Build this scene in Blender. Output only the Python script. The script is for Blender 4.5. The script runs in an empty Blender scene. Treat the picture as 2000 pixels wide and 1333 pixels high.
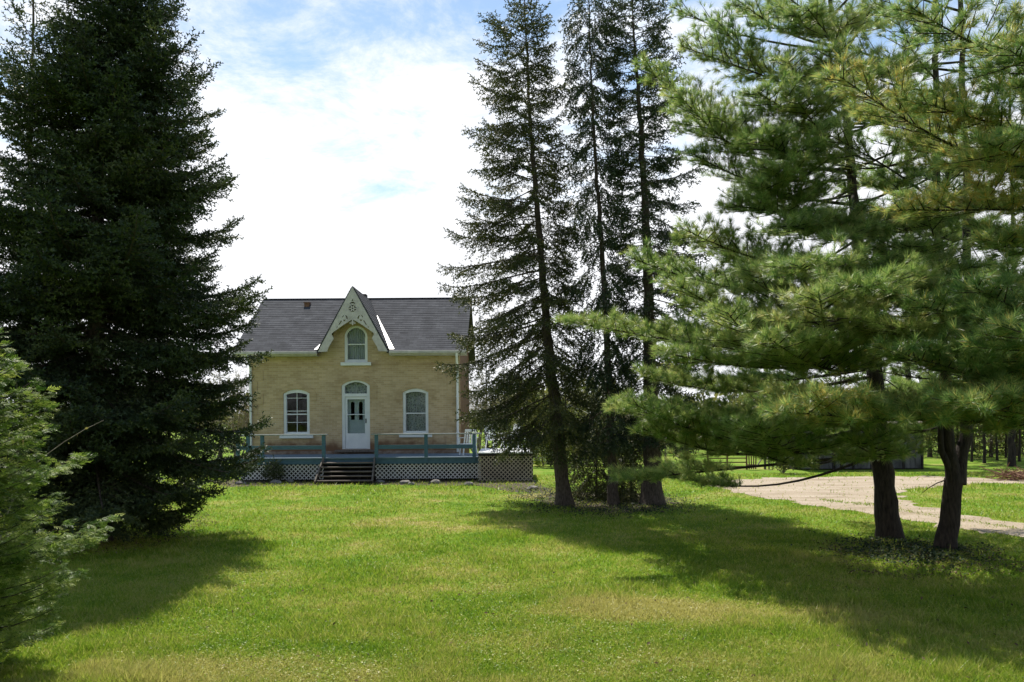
import bpy, math, random
import numpy as np
from mathutils import Vector, Matrix
from mathutils.geometry import tessellate_polygon

R = math.radians
scene = bpy.context.scene
C = scene.collection

# ------------------------------------------------------------------ camera, sky, sun, exposure
EYE, FPX, HOR, ROLL = 2.4, 1600.0, 805.0, 0.4
cd = bpy.data.cameras.new("camera")
cam = bpy.data.objects.new("camera", cd)
C.objects.link(cam)
cd.sensor_width = 36.0
cd.lens = 36.0 * FPX / 2000.0
cd.shift_y = (HOR - 666.5) / 2000.0
cd.clip_start, cd.clip_end = 0.1, 2000.0
cam.matrix_world = Matrix.Translation((0, 0, EYE)) @ Matrix.Rotation(R(90), 4, 'X') @ Matrix.Rotation(R(-ROLL), 4, 'Z')
scene.camera = cam
scene.view_settings.view_transform = 'Standard'
scene.view_settings.look = 'None'
scene.view_settings.gamma = 1.0
scene.view_settings.exposure = 0.57
scene.cycles.max_bounces = 6
scene.cycles.diffuse_bounces = 3
scene.cycles.glossy_bounces = 2
scene.cycles.transmission_bounces = 4
scene.cycles.transparent_max_bounces = 6
scene.cycles.caustics_reflective = False
scene.cycles.caustics_refractive = False

SUN_EL, SUN_AZ = 60.0, -18.0          # azimuth measured from +Y towards +X
w = bpy.data.worlds.new("World")
scene.world = w
w.use_nodes = True
wn, wl = w.node_tree.nodes, w.node_tree.links
wn.clear()
w_out = wn.new('ShaderNodeOutputWorld')
sky = wn.new('ShaderNodeTexSky')
sky.sky_type = 'NISHITA'
sky.sun_disc = False
sky.sun_elevation = R(SUN_EL)
sky.sun_rotation = R(SUN_AZ)
sky.air_density, sky.dust_density, sky.ozone_density = 1.0, 0.15, 3.0
w_tc = wn.new('ShaderNodeTexCoord')
w_sep = wn.new('ShaderNodeSeparateXYZ')
wl.new(w_tc.outputs['Generated'], w_sep.inputs[0])
w_mx = wn.new('ShaderNodeMath'); w_mx.operation = 'MAXIMUM'; w_mx.inputs[1].default_value = 0.04
wl.new(w_sep.outputs['Z'], w_mx.inputs[0])
w_add = wn.new('ShaderNodeMath'); w_add.operation = 'ADD'; w_add.inputs[1].default_value = 0.12
wl.new(w_mx.outputs[0], w_add.inputs[0])
w_dx = wn.new('ShaderNodeMath'); w_dx.operation = 'DIVIDE'
w_dy = wn.new('ShaderNodeMath'); w_dy.operation = 'DIVIDE'
wl.new(w_sep.outputs['X'], w_dx.inputs[0]); wl.new(w_add.outputs[0], w_dx.inputs[1])
wl.new(w_sep.outputs['Y'], w_dy.inputs[0]); wl.new(w_add.outputs[0], w_dy.inputs[1])
w_cmb = wn.new('ShaderNodeCombineXYZ')
wl.new(w_dx.outputs[0], w_cmb.inputs[0]); wl.new(w_dy.outputs[0], w_cmb.inputs[1])
w_cmb.inputs[2].default_value = 3.7
w_n1 = wn.new('ShaderNodeTexNoise')
w_n1.inputs['Scale'].default_value = 3.4
w_n1.inputs['Detail'].default_value = 9.0
w_n1.inputs['Roughness'].default_value = 0.68
w_n1.inputs['Distortion'].default_value = 0.25
wl.new(w_cmb.outputs[0], w_n1.inputs['Vector'])
w_n2 = wn.new('ShaderNodeTexNoise')
w_n2.inputs['Scale'].default_value = 0.9
w_n2.inputs['Detail'].default_value = 3.0
wl.new(w_cmb.outputs[0], w_n2.inputs['Vector'])
# more cloud low down, clear patches higher up
w_ht = wn.new('ShaderNodeMapRange')
w_ht.inputs['From Min'].default_value = 0.16; w_ht.inputs['From Max'].default_value = 0.50
w_ht.inputs['To Min'].default_value = 0.44; w_ht.inputs['To Max'].default_value = -0.15
wl.new(w_sep.outputs['Z'], w_ht.inputs['Value'])
w_s1 = wn.new('ShaderNodeMath'); w_s1.operation = 'ADD'
wl.new(w_n1.outputs['Fac'], w_s1.inputs[0]); wl.new(w_ht.outputs[0], w_s1.inputs[1])
w_s2 = wn.new('ShaderNodeMath'); w_s2.operation = 'MULTIPLY_ADD'
wl.new(w_n2.outputs['Fac'], w_s2.inputs[0]); w_s2.inputs[1].default_value = 0.5
wl.new(w_s1.outputs[0], w_s2.inputs[2])
w_cr = wn.new('ShaderNodeMapRange'); w_cr.interpolation_type = 'SMOOTHSTEP'
w_cr.inputs['From Min'].default_value = 0.64; w_cr.inputs['From Max'].default_value = 0.99
wl.new(w_s2.outputs[0], w_cr.inputs['Value'])
w_mix = wn.new('ShaderNodeMix'); w_mix.data_type = 'RGBA'
w_mix.inputs['B'].default_value = (10.2, 10.5, 11.0, 1)
w_dot = wn.new('ShaderNodeVectorMath'); w_dot.operation = 'DOT_PRODUCT'
w_dot.inputs[1].default_value = (math.sin(R(SUN_AZ)) * math.cos(R(SUN_EL)), math.cos(R(SUN_AZ)) * math.cos(R(SUN_EL)), math.sin(R(SUN_EL)))
wl.new(w_tc.outputs['Generated'], w_dot.inputs[0])
w_fs = wn.new('ShaderNodeMapRange'); w_fs.interpolation_type = 'SMOOTHSTEP'
w_fs.inputs['From Min'].default_value = -0.4; w_fs.inputs['From Max'].default_value = 0.55
w_fs.inputs['To Min'].default_value = 6.2; w_fs.inputs['To Max'].default_value = 10.4
wl.new(w_dot.outputs['Value'], w_fs.inputs['Value'])
w_cc = wn.new('ShaderNodeCombineXYZ')
for i_, k_ in enumerate((0.985, 1.0, 1.04)):
    m_ = wn.new('ShaderNodeMath'); m_.operation = 'MULTIPLY'; m_.inputs[1].default_value = k_
    wl.new(w_fs.outputs[0], m_.inputs[0]); wl.new(m_.outputs[0], w_cc.inputs[i_])
wl.new(w_cc.outputs[0], w_mix.inputs['B'])
wl.new(w_cr.outputs[0], w_mix.inputs['Factor'])
w_sky = wn.new('ShaderNodeMix'); w_sky.data_type = 'RGBA'; w_sky.blend_type = 'MULTIPLY'
w_sky.inputs['Factor'].default_value = 1.0
w_sky.inputs['B'].default_value = (1.95, 1.78, 1.55, 1)
wl.new(sky.outputs[0], w_sky.inputs['A'])
wl.new(w_sky.outputs['Result'], w_mix.inputs['A'])
w_bg = wn.new('ShaderNodeBackground')
w_bg.inputs['Strength'].default_value = 0.076
wl.new(w_mix.outputs['Result'], w_bg.inputs['Color'])
wl.new(w_bg.outputs[0], w_out.inputs['Surface'])

sd = bpy.data.lights.new("sun", 'SUN')
sd.energy = 5.0
sd.angle = R(0.53)
sd.color = (1.0, 0.94, 0.84)
sun = bpy.data.objects.new("sun", sd)
C.objects.link(sun)
_s = Vector((math.sin(R(SUN_AZ)) * math.cos(R(SUN_EL)), math.cos(R(SUN_AZ)) * math.cos(R(SUN_EL)), math.sin(R(SUN_EL))))
sun.rotation_euler = _s.to_track_quat('Z', 'Y').to_euler()
sun.location = _s * 60

# ------------------------------------------------------------------ layout helpers
_ca, _sa = math.cos(R(ROLL)), math.sin(R(ROLL))

def at(px, py, Y):
    """point at depth Y seen at a place of the 2000 px wide photograph"""
    a, b = px - 1000.0, py - HOR
    dx, dy = a * _ca - b * _sa, a * _sa + b * _ca
    return np.array((dx / FPX * Y, Y, EYE - dy / FPX * Y))

def ground(px, py):
    a, b = px - 1000.0, py - HOR
    dx, dy = a * _ca - b * _sa, a * _sa + b * _ca
    Y = EYE * FPX / dy
    return np.array((dx / FPX * Y, Y, 0.0))

def tag(o, label=None, cat=None, group=None, kind=None):
    if label: o['label'] = label
    if cat: o['category'] = cat
    if group: o['group'] = group
    if kind: o['kind'] = kind
    return o

def empty(name, loc, label, cat, group=None, rz=0.0):
    o = bpy.data.objects.new(name, None)
    o.empty_display_size = 0.2
    C.objects.link(o)
    o.location = Vector(loc)
    o.rotation_euler = (0, 0, rz)
    return tag(o, label, cat, group)

def link(name, me, mat, parent=None, world=False):
    o = bpy.data.objects.new(name, me)
    if mat is not None and len(me.materials) == 0:
        for m in (mat if isinstance(mat, (list, tuple)) else [mat]):
            me.materials.append(m)
    C.objects.link(o)
    if parent is not None:
        o.parent = parent
        if world:      # mesh data given in world coordinates
            base = parent
            off = Vector((0, 0, 0))
            while base is not None:
                off += base.location
                base = base.parent
            me.transform(Matrix.Translation(-off))
    return o

def copy_tree(o, parent=None):
    c = o.copy()
    C.objects.link(c)
    c.parent = parent
    for ch in list(o.children):
        copy_tree(ch, c)
    return c

class MB:
    """polygon collector for built things"""
    def __init__(s): s.v, s.f = [], []
    def add(s, vs, fs):
        n = len(s.v)
        s.v += [tuple(map(float, p)) for p in vs]
        s.f += [tuple(i + n for i in f) for f in fs]
        return s
    def box(s, x0, x1, y0, y1, z0, z1):
        return s.add([(x0, y0, z0), (x1, y0, z0), (x1, y1, z0), (x0, y1, z0), (x0, y0, z1), (x1, y0, z1), (x1, y1, z1), (x0, y1, z1)],
                     [(0, 3, 2, 1), (4, 5, 6, 7), (0, 1, 5, 4), (1, 2, 6, 5), (2, 3, 7, 6), (3, 0, 4, 7)])
    def bar(s, p, q, w_, t_, up=(0, 0, 1)):
        p, q, up = Vector(p), Vector(q), Vector(up)
        d = (q - p).normalized()
        a = d.cross(up)
        if a.length < 1e-4: a = d.cross(Vector((1, 0, 0)))
        a.normalize(); b = a.cross(d).normalized()
        a *= w_ / 2; b *= t_ / 2
        vs = [p - a - b, p + a - b, p + a + b, p - a + b, q - a - b, q + a - b, q + a + b, q - a + b]
        return s.add(vs, [(0, 3, 2, 1), (4, 5, 6, 7), (0, 1, 5, 4), (1, 2, 6, 5), (2, 3, 7, 6), (3, 0, 4, 7)])
    def prism(s, poly, y0, y1, holes=(), sides=True):
        """poly, holes: lists of (x, z); front face at y0, back at y1"""
        loops = [list(poly)] + [list(h) for h in holes]
        tris = tessellate_polygon([[Vector((x, z, 0)) for x, z in l] for l in loops])
        pts = [p for l in loops for p in l]
        n = len(pts)
        s.add([(x, y0, z) for x, z in pts] + [(x, y1, z) for x, z in pts],
              [t for t in tris] + [tuple(i + n for i in reversed(t)) for t in tris])
        if sides:
            base = len(s.v) - 2 * n
            k = 0
            for l in loops:
                m = len(l)
                for i in range(m):
                    a, b = base + k + i, base + k + (i + 1) % m
                    s.f.append((a, b, b + n, a + n))
                k += m
        return s
    def tube(s, pts, rad, k=8, cap=True):
        V, F = tube_np(np.array(pts, float), np.array(rad, float), k)
        base = len(s.v)
        s.v += [tuple(p) for p in V]
        s.f += [tuple(int(i) + base for i in f) for f in F]
        if cap:
            n = len(pts)
            s.f.append(tuple(base + i for i in range(k)))
            s.f.append(tuple(base + (n - 1) * k + i for i in reversed(range(k))))
        return s
    def build(s, name, mat, parent=None, bevel=0.0, smooth=False, world=True):
        me = bpy.data.meshes.new(name)
        me.from_pydata(s.v, [], s.f)
        me.validate()
        import bmesh
        bm = bmesh.new(); bm.from_mesh(me)
        bmesh.ops.recalc_face_normals(bm, faces=bm.faces)
        bm.to_mesh(me); bm.free()
        if smooth:
            me.polygons.foreach_set('use_smooth', [True] * len(me.polygons))
        me.update()
        o = link(name, me, mat, parent, world)
        if bevel > 0:
            b = o.modifiers.new('bevel', 'BEVEL')
            b.width, b.segments, b.limit_method = bevel, 2, 'ANGLE'
        return o

def tube_np(P, rad, k):
    n = len(P)
    T = np.gradient(P, axis=0)
    T /= np.linalg.norm(T, axis=1, keepdims=True) + 1e-9
    up = np.array((0, 0, 1.0)) if abs(T[:, 2]).mean() < 0.8 else np.array((1.0, 0, 0))
    A = np.cross(T, up); A /= np.linalg.norm(A, axis=1, keepdims=True) + 1e-9
    B = np.cross(A, T)
    th = np.arange(k) * 2 * math.pi / k
    V = P[:, None] + rad[:, None, None] * (np.cos(th)[None, :, None] * A[:, None] + np.sin(th)[None, :, None] * B[:, None])
    i, j = np.meshgrid(np.arange(n - 1), np.arange(k), indexing='ij')
    a = i * k + j; b = i * k + (j + 1) % k
    F = np.stack([a, b, b + k, a + k], -1).reshape(-1, 4)
    return V.reshape(-1, 3), F

def np_mesh(name, V, F, tint=None, smooth=False):
    """V (N,3); F (M,3) or (M,4)"""
    V = np.ascontiguousarray(V, np.float32); F = np.ascontiguousarray(F, np.int32)
    me = bpy.data.meshes.new(name)
    m, k = F.shape
    me.vertices.add(len(V)); me.vertices.foreach_set('co', V.ravel())
    me.loops.add(m * k); me.loops.foreach_set('vertex_index', F.ravel())
    me.polygons.add(m); me.polygons.foreach_set('loop_start', np.arange(0, m * k, k, dtype=np.int32))
    if smooth: me.polygons.foreach_set('use_smooth', np.ones(m, bool))
    if tint is not None:
        at_ = me.attributes.new('tint', 'FLOAT', 'POINT')
        at_.data.foreach_set('value', np.ascontiguousarray(tint, np.float32))
    me.update(calc_edges=True)
    return me

class TB:
    """fast collector of triangle soups and tubes"""
    def __init__(s): s.V, s.F, s.T, s.n = [], [], [], 0
    def soup(s, tris, tint):       # tris (M,3,3), tint (M,)
        m = len(tris)
        if not m: return
        s.V.append(tris.reshape(-1, 3)); s.F.append(np.arange(3 * m).reshape(-1, 3) + s.n)
        s.T.append(np.repeat(tint, 3)); s.n += 3 * m
    def tube(s, P, rad, k, tint=0.5):
        V, F = tube_np(np.asarray(P, float), np.asarray(rad, float), k)
        s.V.append(V); s.F.append(np.concatenate([F[:, [0, 1, 2]], F[:, [0, 2, 3]]]) + s.n)
        s.T.append(np.full(len(V), tint)); s.n += len(V)
    def build(s, name, mat, parent=None, smooth=False):
        V = np.concatenate(s.V)
        if parent is not None:
            base = parent
            while base is not None:
                V = V - np.array(base.location); base = base.parent
        me = np_mesh(name, V, np.concatenate(s.F), np.concatenate(s.T), smooth)
        return link(name, me, mat, parent)

# ------------------------------------------------------------------ materials
def new_mat(name):
    m = bpy.data.materials.new(name); m.use_nodes = True
    nt = m.node_tree
    return m, nt.nodes, nt.links, nt.nodes['Principled BSDF'], nt.nodes['Material Output']

def nd(N, t, **kw):
    n = N.new(t)
    for k, v in kw.items():
        if k in n.inputs: n.inputs[k].default_value = v
        else: setattr(n, k, v)
    return n

def ramp(N, stops):
    r = N.new('ShaderNodeValToRGB')
    e = r.color_ramp.elements
    while len(e) < len(stops): e.new(0.5)
    for i, (p, c) in enumerate(stops):
        e[i].position = p; e[i].color = (*c, 1)
    return r

def noise_mat(name, c1, c2, scale=8.0, rough=0.75, bump=0.0, stretch=(1, 1, 1), detail=6.0, spec=0.3, bscale=None):
    m, N, L, b, o = new_mat(name)
    tc = N.new('ShaderNodeTexCoord'); mp = N.new('ShaderNodeMapping')
    mp.inputs['Scale'].default_value = stretch
    L.new(tc.outputs['Object'], mp.inputs['Vector'])
    n = nd(N, 'ShaderNodeTexNoise', Scale=scale, Detail=detail, Roughness=0.6)
    L.new(mp.outputs[0], n.inputs['Vector'])
    r = ramp(N, [(0.3, c1), (0.7, c2)])
    L.new(n.outputs['Fac'], r.inputs[0]); L.new(r.outputs[0], b.inputs['Base Color'])
    b.inputs['Roughness'].default_value = rough
    b.inputs['Specular IOR Level'].default_value = spec
    if bump:
        n2 = nd(N, 'ShaderNodeTexNoise', Scale=bscale or scale * 4, Detail=5.0)
        L.new(mp.outputs[0], n2.inputs['Vector'])
        bp = nd(N, 'ShaderNodeBump', Strength=bump, Distance=0.02)
        L.new(n2.outputs['Fac'], bp.inputs['Height']); L.new(bp.outputs[0], b.inputs['Normal'])
    return m

def foliage_mat(name, stops, transl=0.3, rough=0.5, spec=0.25, nscale=0.8, namt=0.35, tcol=None):
    """colour from a per-clump random number plus soft noise in space"""
    m, N, L, b, o = new_mat(name)
    a = N.new('ShaderNodeAttribute'); a.attribute_name = 'tint'
    g = N.new('ShaderNodeTexCoord')
    n = nd(N, 'ShaderNodeTexNoise', Scale=nscale, Detail=2.0)
    L.new(g.outputs['Object'], n.inputs['Vector'])
    ma = N.new('ShaderNodeMath'); ma.operation = 'MULTIPLY_ADD'; ma.inputs[1].default_value = namt * 2; 
    sb = N.new('ShaderNodeMath'); sb.operation = 'SUBTRACT'; sb.inputs[1].default_value = namt
    L.new(n.outputs['Fac'], ma.inputs[0]); L.new(a.outputs['Fac'], ma.inputs[2]); L.new(ma.outputs[0], sb.inputs[0])
    r = ramp(N, stops); L.new(sb.outputs[0], r.inputs[0])
    L.new(r.outputs[0], b.inputs['Base Color'])
    b.inputs['Roughness'].default_value = rough
    b.inputs['Specular IOR Level'].default_value = spec
    t = N.new('ShaderNodeBsdfTranslucent')
    if tcol:
        mx = nd(N, 'ShaderNodeMix', data_type='RGBA', blend_type='MULTIPLY'); mx.inputs['Factor'].default_value = 1
        L.new(r.outputs[0], mx.inputs['A']); mx.inputs['B'].default_value = (*tcol, 1)
        L.new(mx.outputs['Result'], t.inputs['Color'])
    else:
        L.new(r.outputs[0], t.inputs['Color'])
    s = nd(N, 'ShaderNodeMixShader'); s.inputs[0].default_value = transl
    L.new(b.outputs[0], s.inputs[1]); L.new(t.outputs[0], s.inputs[2]); L.new(s.outputs[0], o.inputs['Surface'])
    return m

def lawn_colour(N, L):
    """mottled lawn colour over the plan position; shared by the soil sheet and the blades"""
    g = N.new('ShaderNodeTexCoord')
    n1 = nd(N, 'ShaderNodeTexNoise', Scale=0.55, Detail=5.0, Roughness=0.6)
    n2 = nd(N, 'ShaderNodeTexNoise', Scale=2.6, Detail=4.0, Roughness=0.65)
    flat = nd(N, 'ShaderNodeVectorMath', operation='MULTIPLY'); flat.inputs[1].default_value = (1, 1, 0)
    L.new(g.outputs['Object'], flat.inputs[0])
    L.new(flat.outputs[0], n1.inputs['Vector']); L.new(flat.outputs[0], n2.inputs['Vector'])
    sm = nd(N, 'ShaderNodeMath', operation='MULTIPLY_ADD'); sm.inputs[1].default_value = 0.6
    L.new(n2.outputs['Fac'], sm.inputs[0]); L.new(n1.outputs['Fac'], sm.inputs[2])
    cur = sm.outputs[0]
    # dry, worn places of the lawn (centre x, y, radii, amount)
    for cx, cy, rx, ry, amt in ((1.5, 9.9, 1.6, 0.65, 0.36), (3.2, 9.4, 1.6, 0.6, 0.16), (0.4, 7.3, 6.5, 1.0, 0.07), (-2.8, 7.6, 1.6, 0.6, 0.2),
                                (-1.2, 11.0, 1.2, .5, .12), (-1.5, 18, 2.4, 1.8, .1), (1.2, 23.4, 1.6, 1.0, .3)):
        sb = nd(N, 'ShaderNodeVectorMath', operation='SUBTRACT'); sb.inputs[1].default_value = (cx, cy, 0)
        L.new(flat.outputs[0], sb.inputs[0])
        dv = nd(N, 'ShaderNodeVectorMath', operation='DIVIDE'); dv.inputs[1].default_value = (rx, ry, 1)
        L.new(sb.outputs[0], dv.inputs[0])
        ln = nd(N, 'ShaderNodeVectorMath', operation='LENGTH'); L.new(dv.outputs[0], ln.inputs[0])
        mr = nd(N, 'ShaderNodeMapRange'); mr.interpolation_type = 'SMOOTHSTEP'
        mr.inputs['From Min'].default_value = 0.35; mr.inputs['From Max'].default_value = 1.25
        mr.inputs['To Min'].default_value = amt; mr.inputs['To Max'].default_value = 0
        L.new(ln.outputs['Value'], mr.inputs['Value'])
        ad = nd(N, 'ShaderNodeMath', operation='ADD'); L.new(cur, ad.inputs[0]); L.new(mr.outputs[0], ad.inputs[1])
        cur = ad.outputs[0]
    return cur

LAWN = [(0.50, (0.12, 0.235, 0.014)), (0.72, (0.225, 0.335, 0.024)), (0.90, (0.33, 0.385, 0.055)), (1.0, (0.43, 0.41, 0.12))]

def mat_ground():
    m, N, L, b, o = new_mat('lawn_soil')
    f = lawn_colour(N, L)
    sc = nd(N, 'ShaderNodeMath', operation='SUBTRACT'); sc.inputs[1].default_value = 0.0
    L.new(f, sc.inputs[0])
    r = ramp(N, [(0.52, (0.08, 0.175, 0.014)), (0.76, (0.14, 0.24, 0.022)), (0.92, (0.22, 0.27, 0.05)), (1.0, (0.32, 0.29, 0.11))])
    L.new(sc.outputs[0], r.inputs[0])
    g = N.new('ShaderNodeTexCoord')
    n3 = nd(N, 'ShaderNodeTexNoise', Scale=55.0, Detail=3.0)
    L.new(g.outputs['Object'], n3.inputs['Vector'])
    mx = nd(N, 'ShaderNodeMix', data_type='RGBA', blend_type='MULTIPLY'); mx.inputs['Factor'].default_value = 1
    r2 = ramp(N, [(0.3, (0.55, 0.55, 0.55)), (0.7, (1.35, 1.35, 1.35))]); L.new(n3.outputs['Fac'], r2.inputs[0])
    L.new(r.outputs[0], mx.inputs['A']); L.new(r2.outputs[0], mx.inputs['B'])
    L.new(mx.outputs['Result'], b.inputs['Base Color'])
    b.inputs['Roughness'].default_value = 0.95; b.inputs['Specular IOR Level'].default_value = 0.1
    bp = nd(N, 'ShaderNodeBump', Strength=0.7, Distance=0.04)
    L.new(n3.outputs['Fac'], bp.inputs['Height']); L.new(bp.outputs[0], b.inputs['Normal'])
    return m

def mat_blades():
    m, N, L, b, o = new_mat('grass_blades')
    f = lawn_colour(N, L)
    a = N.new('ShaderNodeAttribute'); a.attribute_name = 'tint'
    ma = nd(N, 'ShaderNodeMath', operation='MULTIPLY_ADD'); ma.inputs[1].default_value = 0.55
    L.new(a.outputs['Fac'], ma.inputs[0]); L.new(f, ma.inputs[2])
    sb = nd(N, 'ShaderNodeMath', operation='SUBTRACT'); sb.inputs[1].default_value = 0.27; L.new(ma.outputs[0], sb.inputs[0])
    r = ramp(N, LAWN); L.new(sb.outputs[0], r.inputs[0])
    L.new(r.outputs[0], b.inputs['Base Color'])
    b.inputs['Roughness'].default_value = 0.42; b.inputs['Specular IOR Level'].default_value = 0.35
    t = N.new('ShaderNodeBsdfTranslucent'); L.new(r.outputs[0], t.inputs['Color'])
    s = nd(N, 'ShaderNodeMixShader'); s.inputs[0].default_value = 0.5
    L.new(b.outputs[0], s.inputs[1]); L.new(t.outputs[0], s.inputs[2]); L.new(s.outputs[0], o.inputs['Surface'])
    return m

def mat_brick(name, c1, c2, mortar, stain=True):
    m, N, L, b, o = new_mat(name)
    tc = N.new('ShaderNodeTexCoord'); sp = N.new('ShaderNodeSeparateXYZ'); cb = N.new('ShaderNodeCombineXYZ')
    L.new(tc.outputs['Object'], sp.inputs[0])
    ad = nd(N, 'ShaderNodeMath', operation='ADD'); L.new(sp.outputs['X'], ad.inputs[0]); L.new(sp.outputs['Y'], ad.inputs[1])
    L.new(ad.outputs[0], cb.inputs[0]); L.new(sp.outputs['Z'], cb.inputs[1])
    bt = N.new('ShaderNodeTexBrick')
    bt.inputs['Scale'].default_value = 1.0
    bt.inputs['Brick Width'].default_value = 0.225
    bt.inputs['Row Height'].default_value = 0.075
    bt.inputs['Mortar Size'].default_value = 0.006
    bt.inputs['Mortar Smooth'].default_value = 0.25
    bt.inputs['Bias'].default_value = -0.1
    bt.inputs['Color1'].default_value = (*c1, 1); bt.inputs['Color2'].default_value = (*c2, 1)
    bt.inputs['Mortar'].default_value = (*mortar, 1)
    L.new(cb.outputs[0], bt.inputs['Vector'])
    col = bt.outputs['Color']
    n = nd(N, 'ShaderNodeTexNoise', Scale=1.1, Detail=7.0, Roughness=0.62); L.new(tc.outputs['Object'], n.inputs['Vector'])
    r = ramp(N, [(0.28, (0.60, 0.55, 0.50)), (0.5, (1, 1, 1)), (0.72, (1.22, 1.2, 1.15))]); L.new(n.outputs['Fac'], r.inputs[0])
    mx = nd(N, 'ShaderNodeMix', data_type='RGBA', blend_type='MULTIPLY'); mx.inputs['Factor'].default_value = 0.55
    L.new(col, mx.inputs['A']); L.new(r.outputs[0], mx.inputs['B']); col = mx.outputs['Result']
    if stain:   # damp, worn band low on the wall, ragged top
        n2 = nd(N, 'ShaderNodeTexNoise', Scale=2.2, Detail=6.0); L.new(tc.outputs['Object'], n2.inputs['Vector'])
        ml = nd(N, 'ShaderNodeMath', operation='MULTIPLY_ADD'); ml.inputs[1].default_value = -1.1
        L.new(n2.outputs['Fac'], ml.inputs[0]); L.new(sp.outputs['Z'], ml.inputs[2])
        mr = nd(N, 'ShaderNodeMapRange'); mr.interpolation_type = 'SMOOTHSTEP'
        mr.inputs['From Min'].default_value = 0.45; mr.inputs['From Max'].default_value = 0.95
        mr.inputs['To Min'].default_value = 1; mr.inputs['To Max'].default_value = 0
        L.new(ml.outputs[0], mr.inputs['Value'])
        m2 = nd(N, 'ShaderNodeMix', data_type='RGBA'); m2.inputs['B'].default_value = (0.19, 0.11, 0.065, 1)
        L.new(mr.outputs[0], m2.inputs['Factor']); L.new(col, m2.inputs['A']); col = m2.outputs['Result']
    L.new(col, b.inputs['Base Color'])
    b.inputs['Roughness'].default_value = 0.9; b.inputs['Specular IOR Level'].default_value = 0.15
    bp = nd(N, 'ShaderNodeBump', Strength=0.6, Distance=0.006)
    L.new(bt.outputs['Fac'], bp.inputs['Height']); bp.invert = True; L.new(bp.outputs[0], b.inputs['Normal'])
    return m

def mat_shingle():
    m, N, L, b, o = new_mat('asphalt_shingle')
    tc = N.new('ShaderNodeTexCoord'); sp = N.new('ShaderNodeSeparateXYZ'); cb = N.new('ShaderNodeCombineXYZ')
    L.new(tc.outputs['Object'], sp.inputs[0])
    L.new(sp.outputs['X'], cb.inputs[0]); L.new(sp.outputs['Z'], cb.inputs[1])
    bt = N.new('ShaderNodeTexBrick')
    for k, v in (('Scale', 1.0), ('Brick Width', 0.30), ('Row Height', 0.0785), ('Mortar Size', 0.004), ('Bias', 0.0)):
        bt.inputs[k].default_value = v
    bt.inputs['Color1'].default_value = (0.074, 0.077, 0.084, 1); bt.inputs['Color2'].default_value = (0.106, 0.110, 0.119, 1)
    bt.inputs['Mortar'].default_value = (0.05, 0.05, 0.055, 1)
    L.new(cb.outputs[0], bt.inputs['Vector'])
    mp = N.new('ShaderNodeMapping'); mp.inputs['Scale'].default_value = (1, 1, 0.35); L.new(tc.outputs['Object'], mp.inputs['Vector'])
    n = nd(N, 'ShaderNodeTexNoise', Scale=1.6, Detail=8.0, Roughness=0.65); L.new(mp.outputs[0], n.inputs['Vector'])
    r = ramp(N, [(0.3, (0.66, 0.66, 0.67)), (0.7, (1.05, 1.05, 1.06))]); L.new(n.outputs['Fac'], r.inputs[0])
    mx = nd(N, 'ShaderNodeMix', data_type='RGBA', blend_type='MULTIPLY'); mx.inputs['Factor'].default_value = 1
    L.new(bt.outputs['Color'], mx.inputs['A']); L.new(r.outputs[0], mx.inputs['B'])
    L.new(mx.outputs['Result'], b.inputs['Base Color']); b.inputs['Roughness'].default_value = 0.95; b.inputs['Specular IOR Level'].default_value = 0.08
    return m

def mat_gravel():
    m, N, L, b, o = new_mat('gravel')
    tc = N.new('ShaderNodeTexCoord')
    mp = N.new('ShaderNodeMapping'); mp.inputs['Scale'].default_value = (.45, 1.6, 1); L.new(tc.outputs['Object'], mp.inputs['Vector'])
    n1 = nd(N, 'ShaderNodeTexNoise', Scale=0.9, Detail=8.0, Roughness=0.7); L.new(mp.outputs[0], n1.inputs['Vector'])
    n2 = nd(N, 'ShaderNodeTexNoise', Scale=26.0, Detail=5.0, Roughness=0.7); L.new(tc.outputs['Object'], n2.inputs['Vector'])
    r = ramp(N, [(0.30, (0.21, 0.16, 0.095)), (0.48, (0.36, 0.29, 0.205)), (0.72, (0.46, 0.385, 0.30))]); L.new(n1.outputs['Fac'], r.inputs[0])
    r2 = ramp(N, [(0.3, (0.55, 0.55, 0.55)), (0.7, (1.25, 1.25, 1.25))]); L.new(n2.outputs['Fac'], r2.inputs[0])
    mx = nd(N, 'ShaderNodeMix', data_type='RGBA', blend_type='MULTIPLY'); mx.inputs['Factor'].default_value = 1
    L.new(r.outputs[0], mx.inputs['A']); L.new(r2.outputs[0], mx.inputs['B'])
    L.new(mx.outputs['Result'], b.inputs['Base Color']); b.inputs['Roughness'].default_value = 0.95
    bp = nd(N, 'ShaderNodeBump', Strength=0.8, Distance=0.03)
    L.new(n2.outputs['Fac'], bp.inputs['Height']); L.new(bp.outputs[0], b.inputs['Normal'])
    return m

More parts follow.
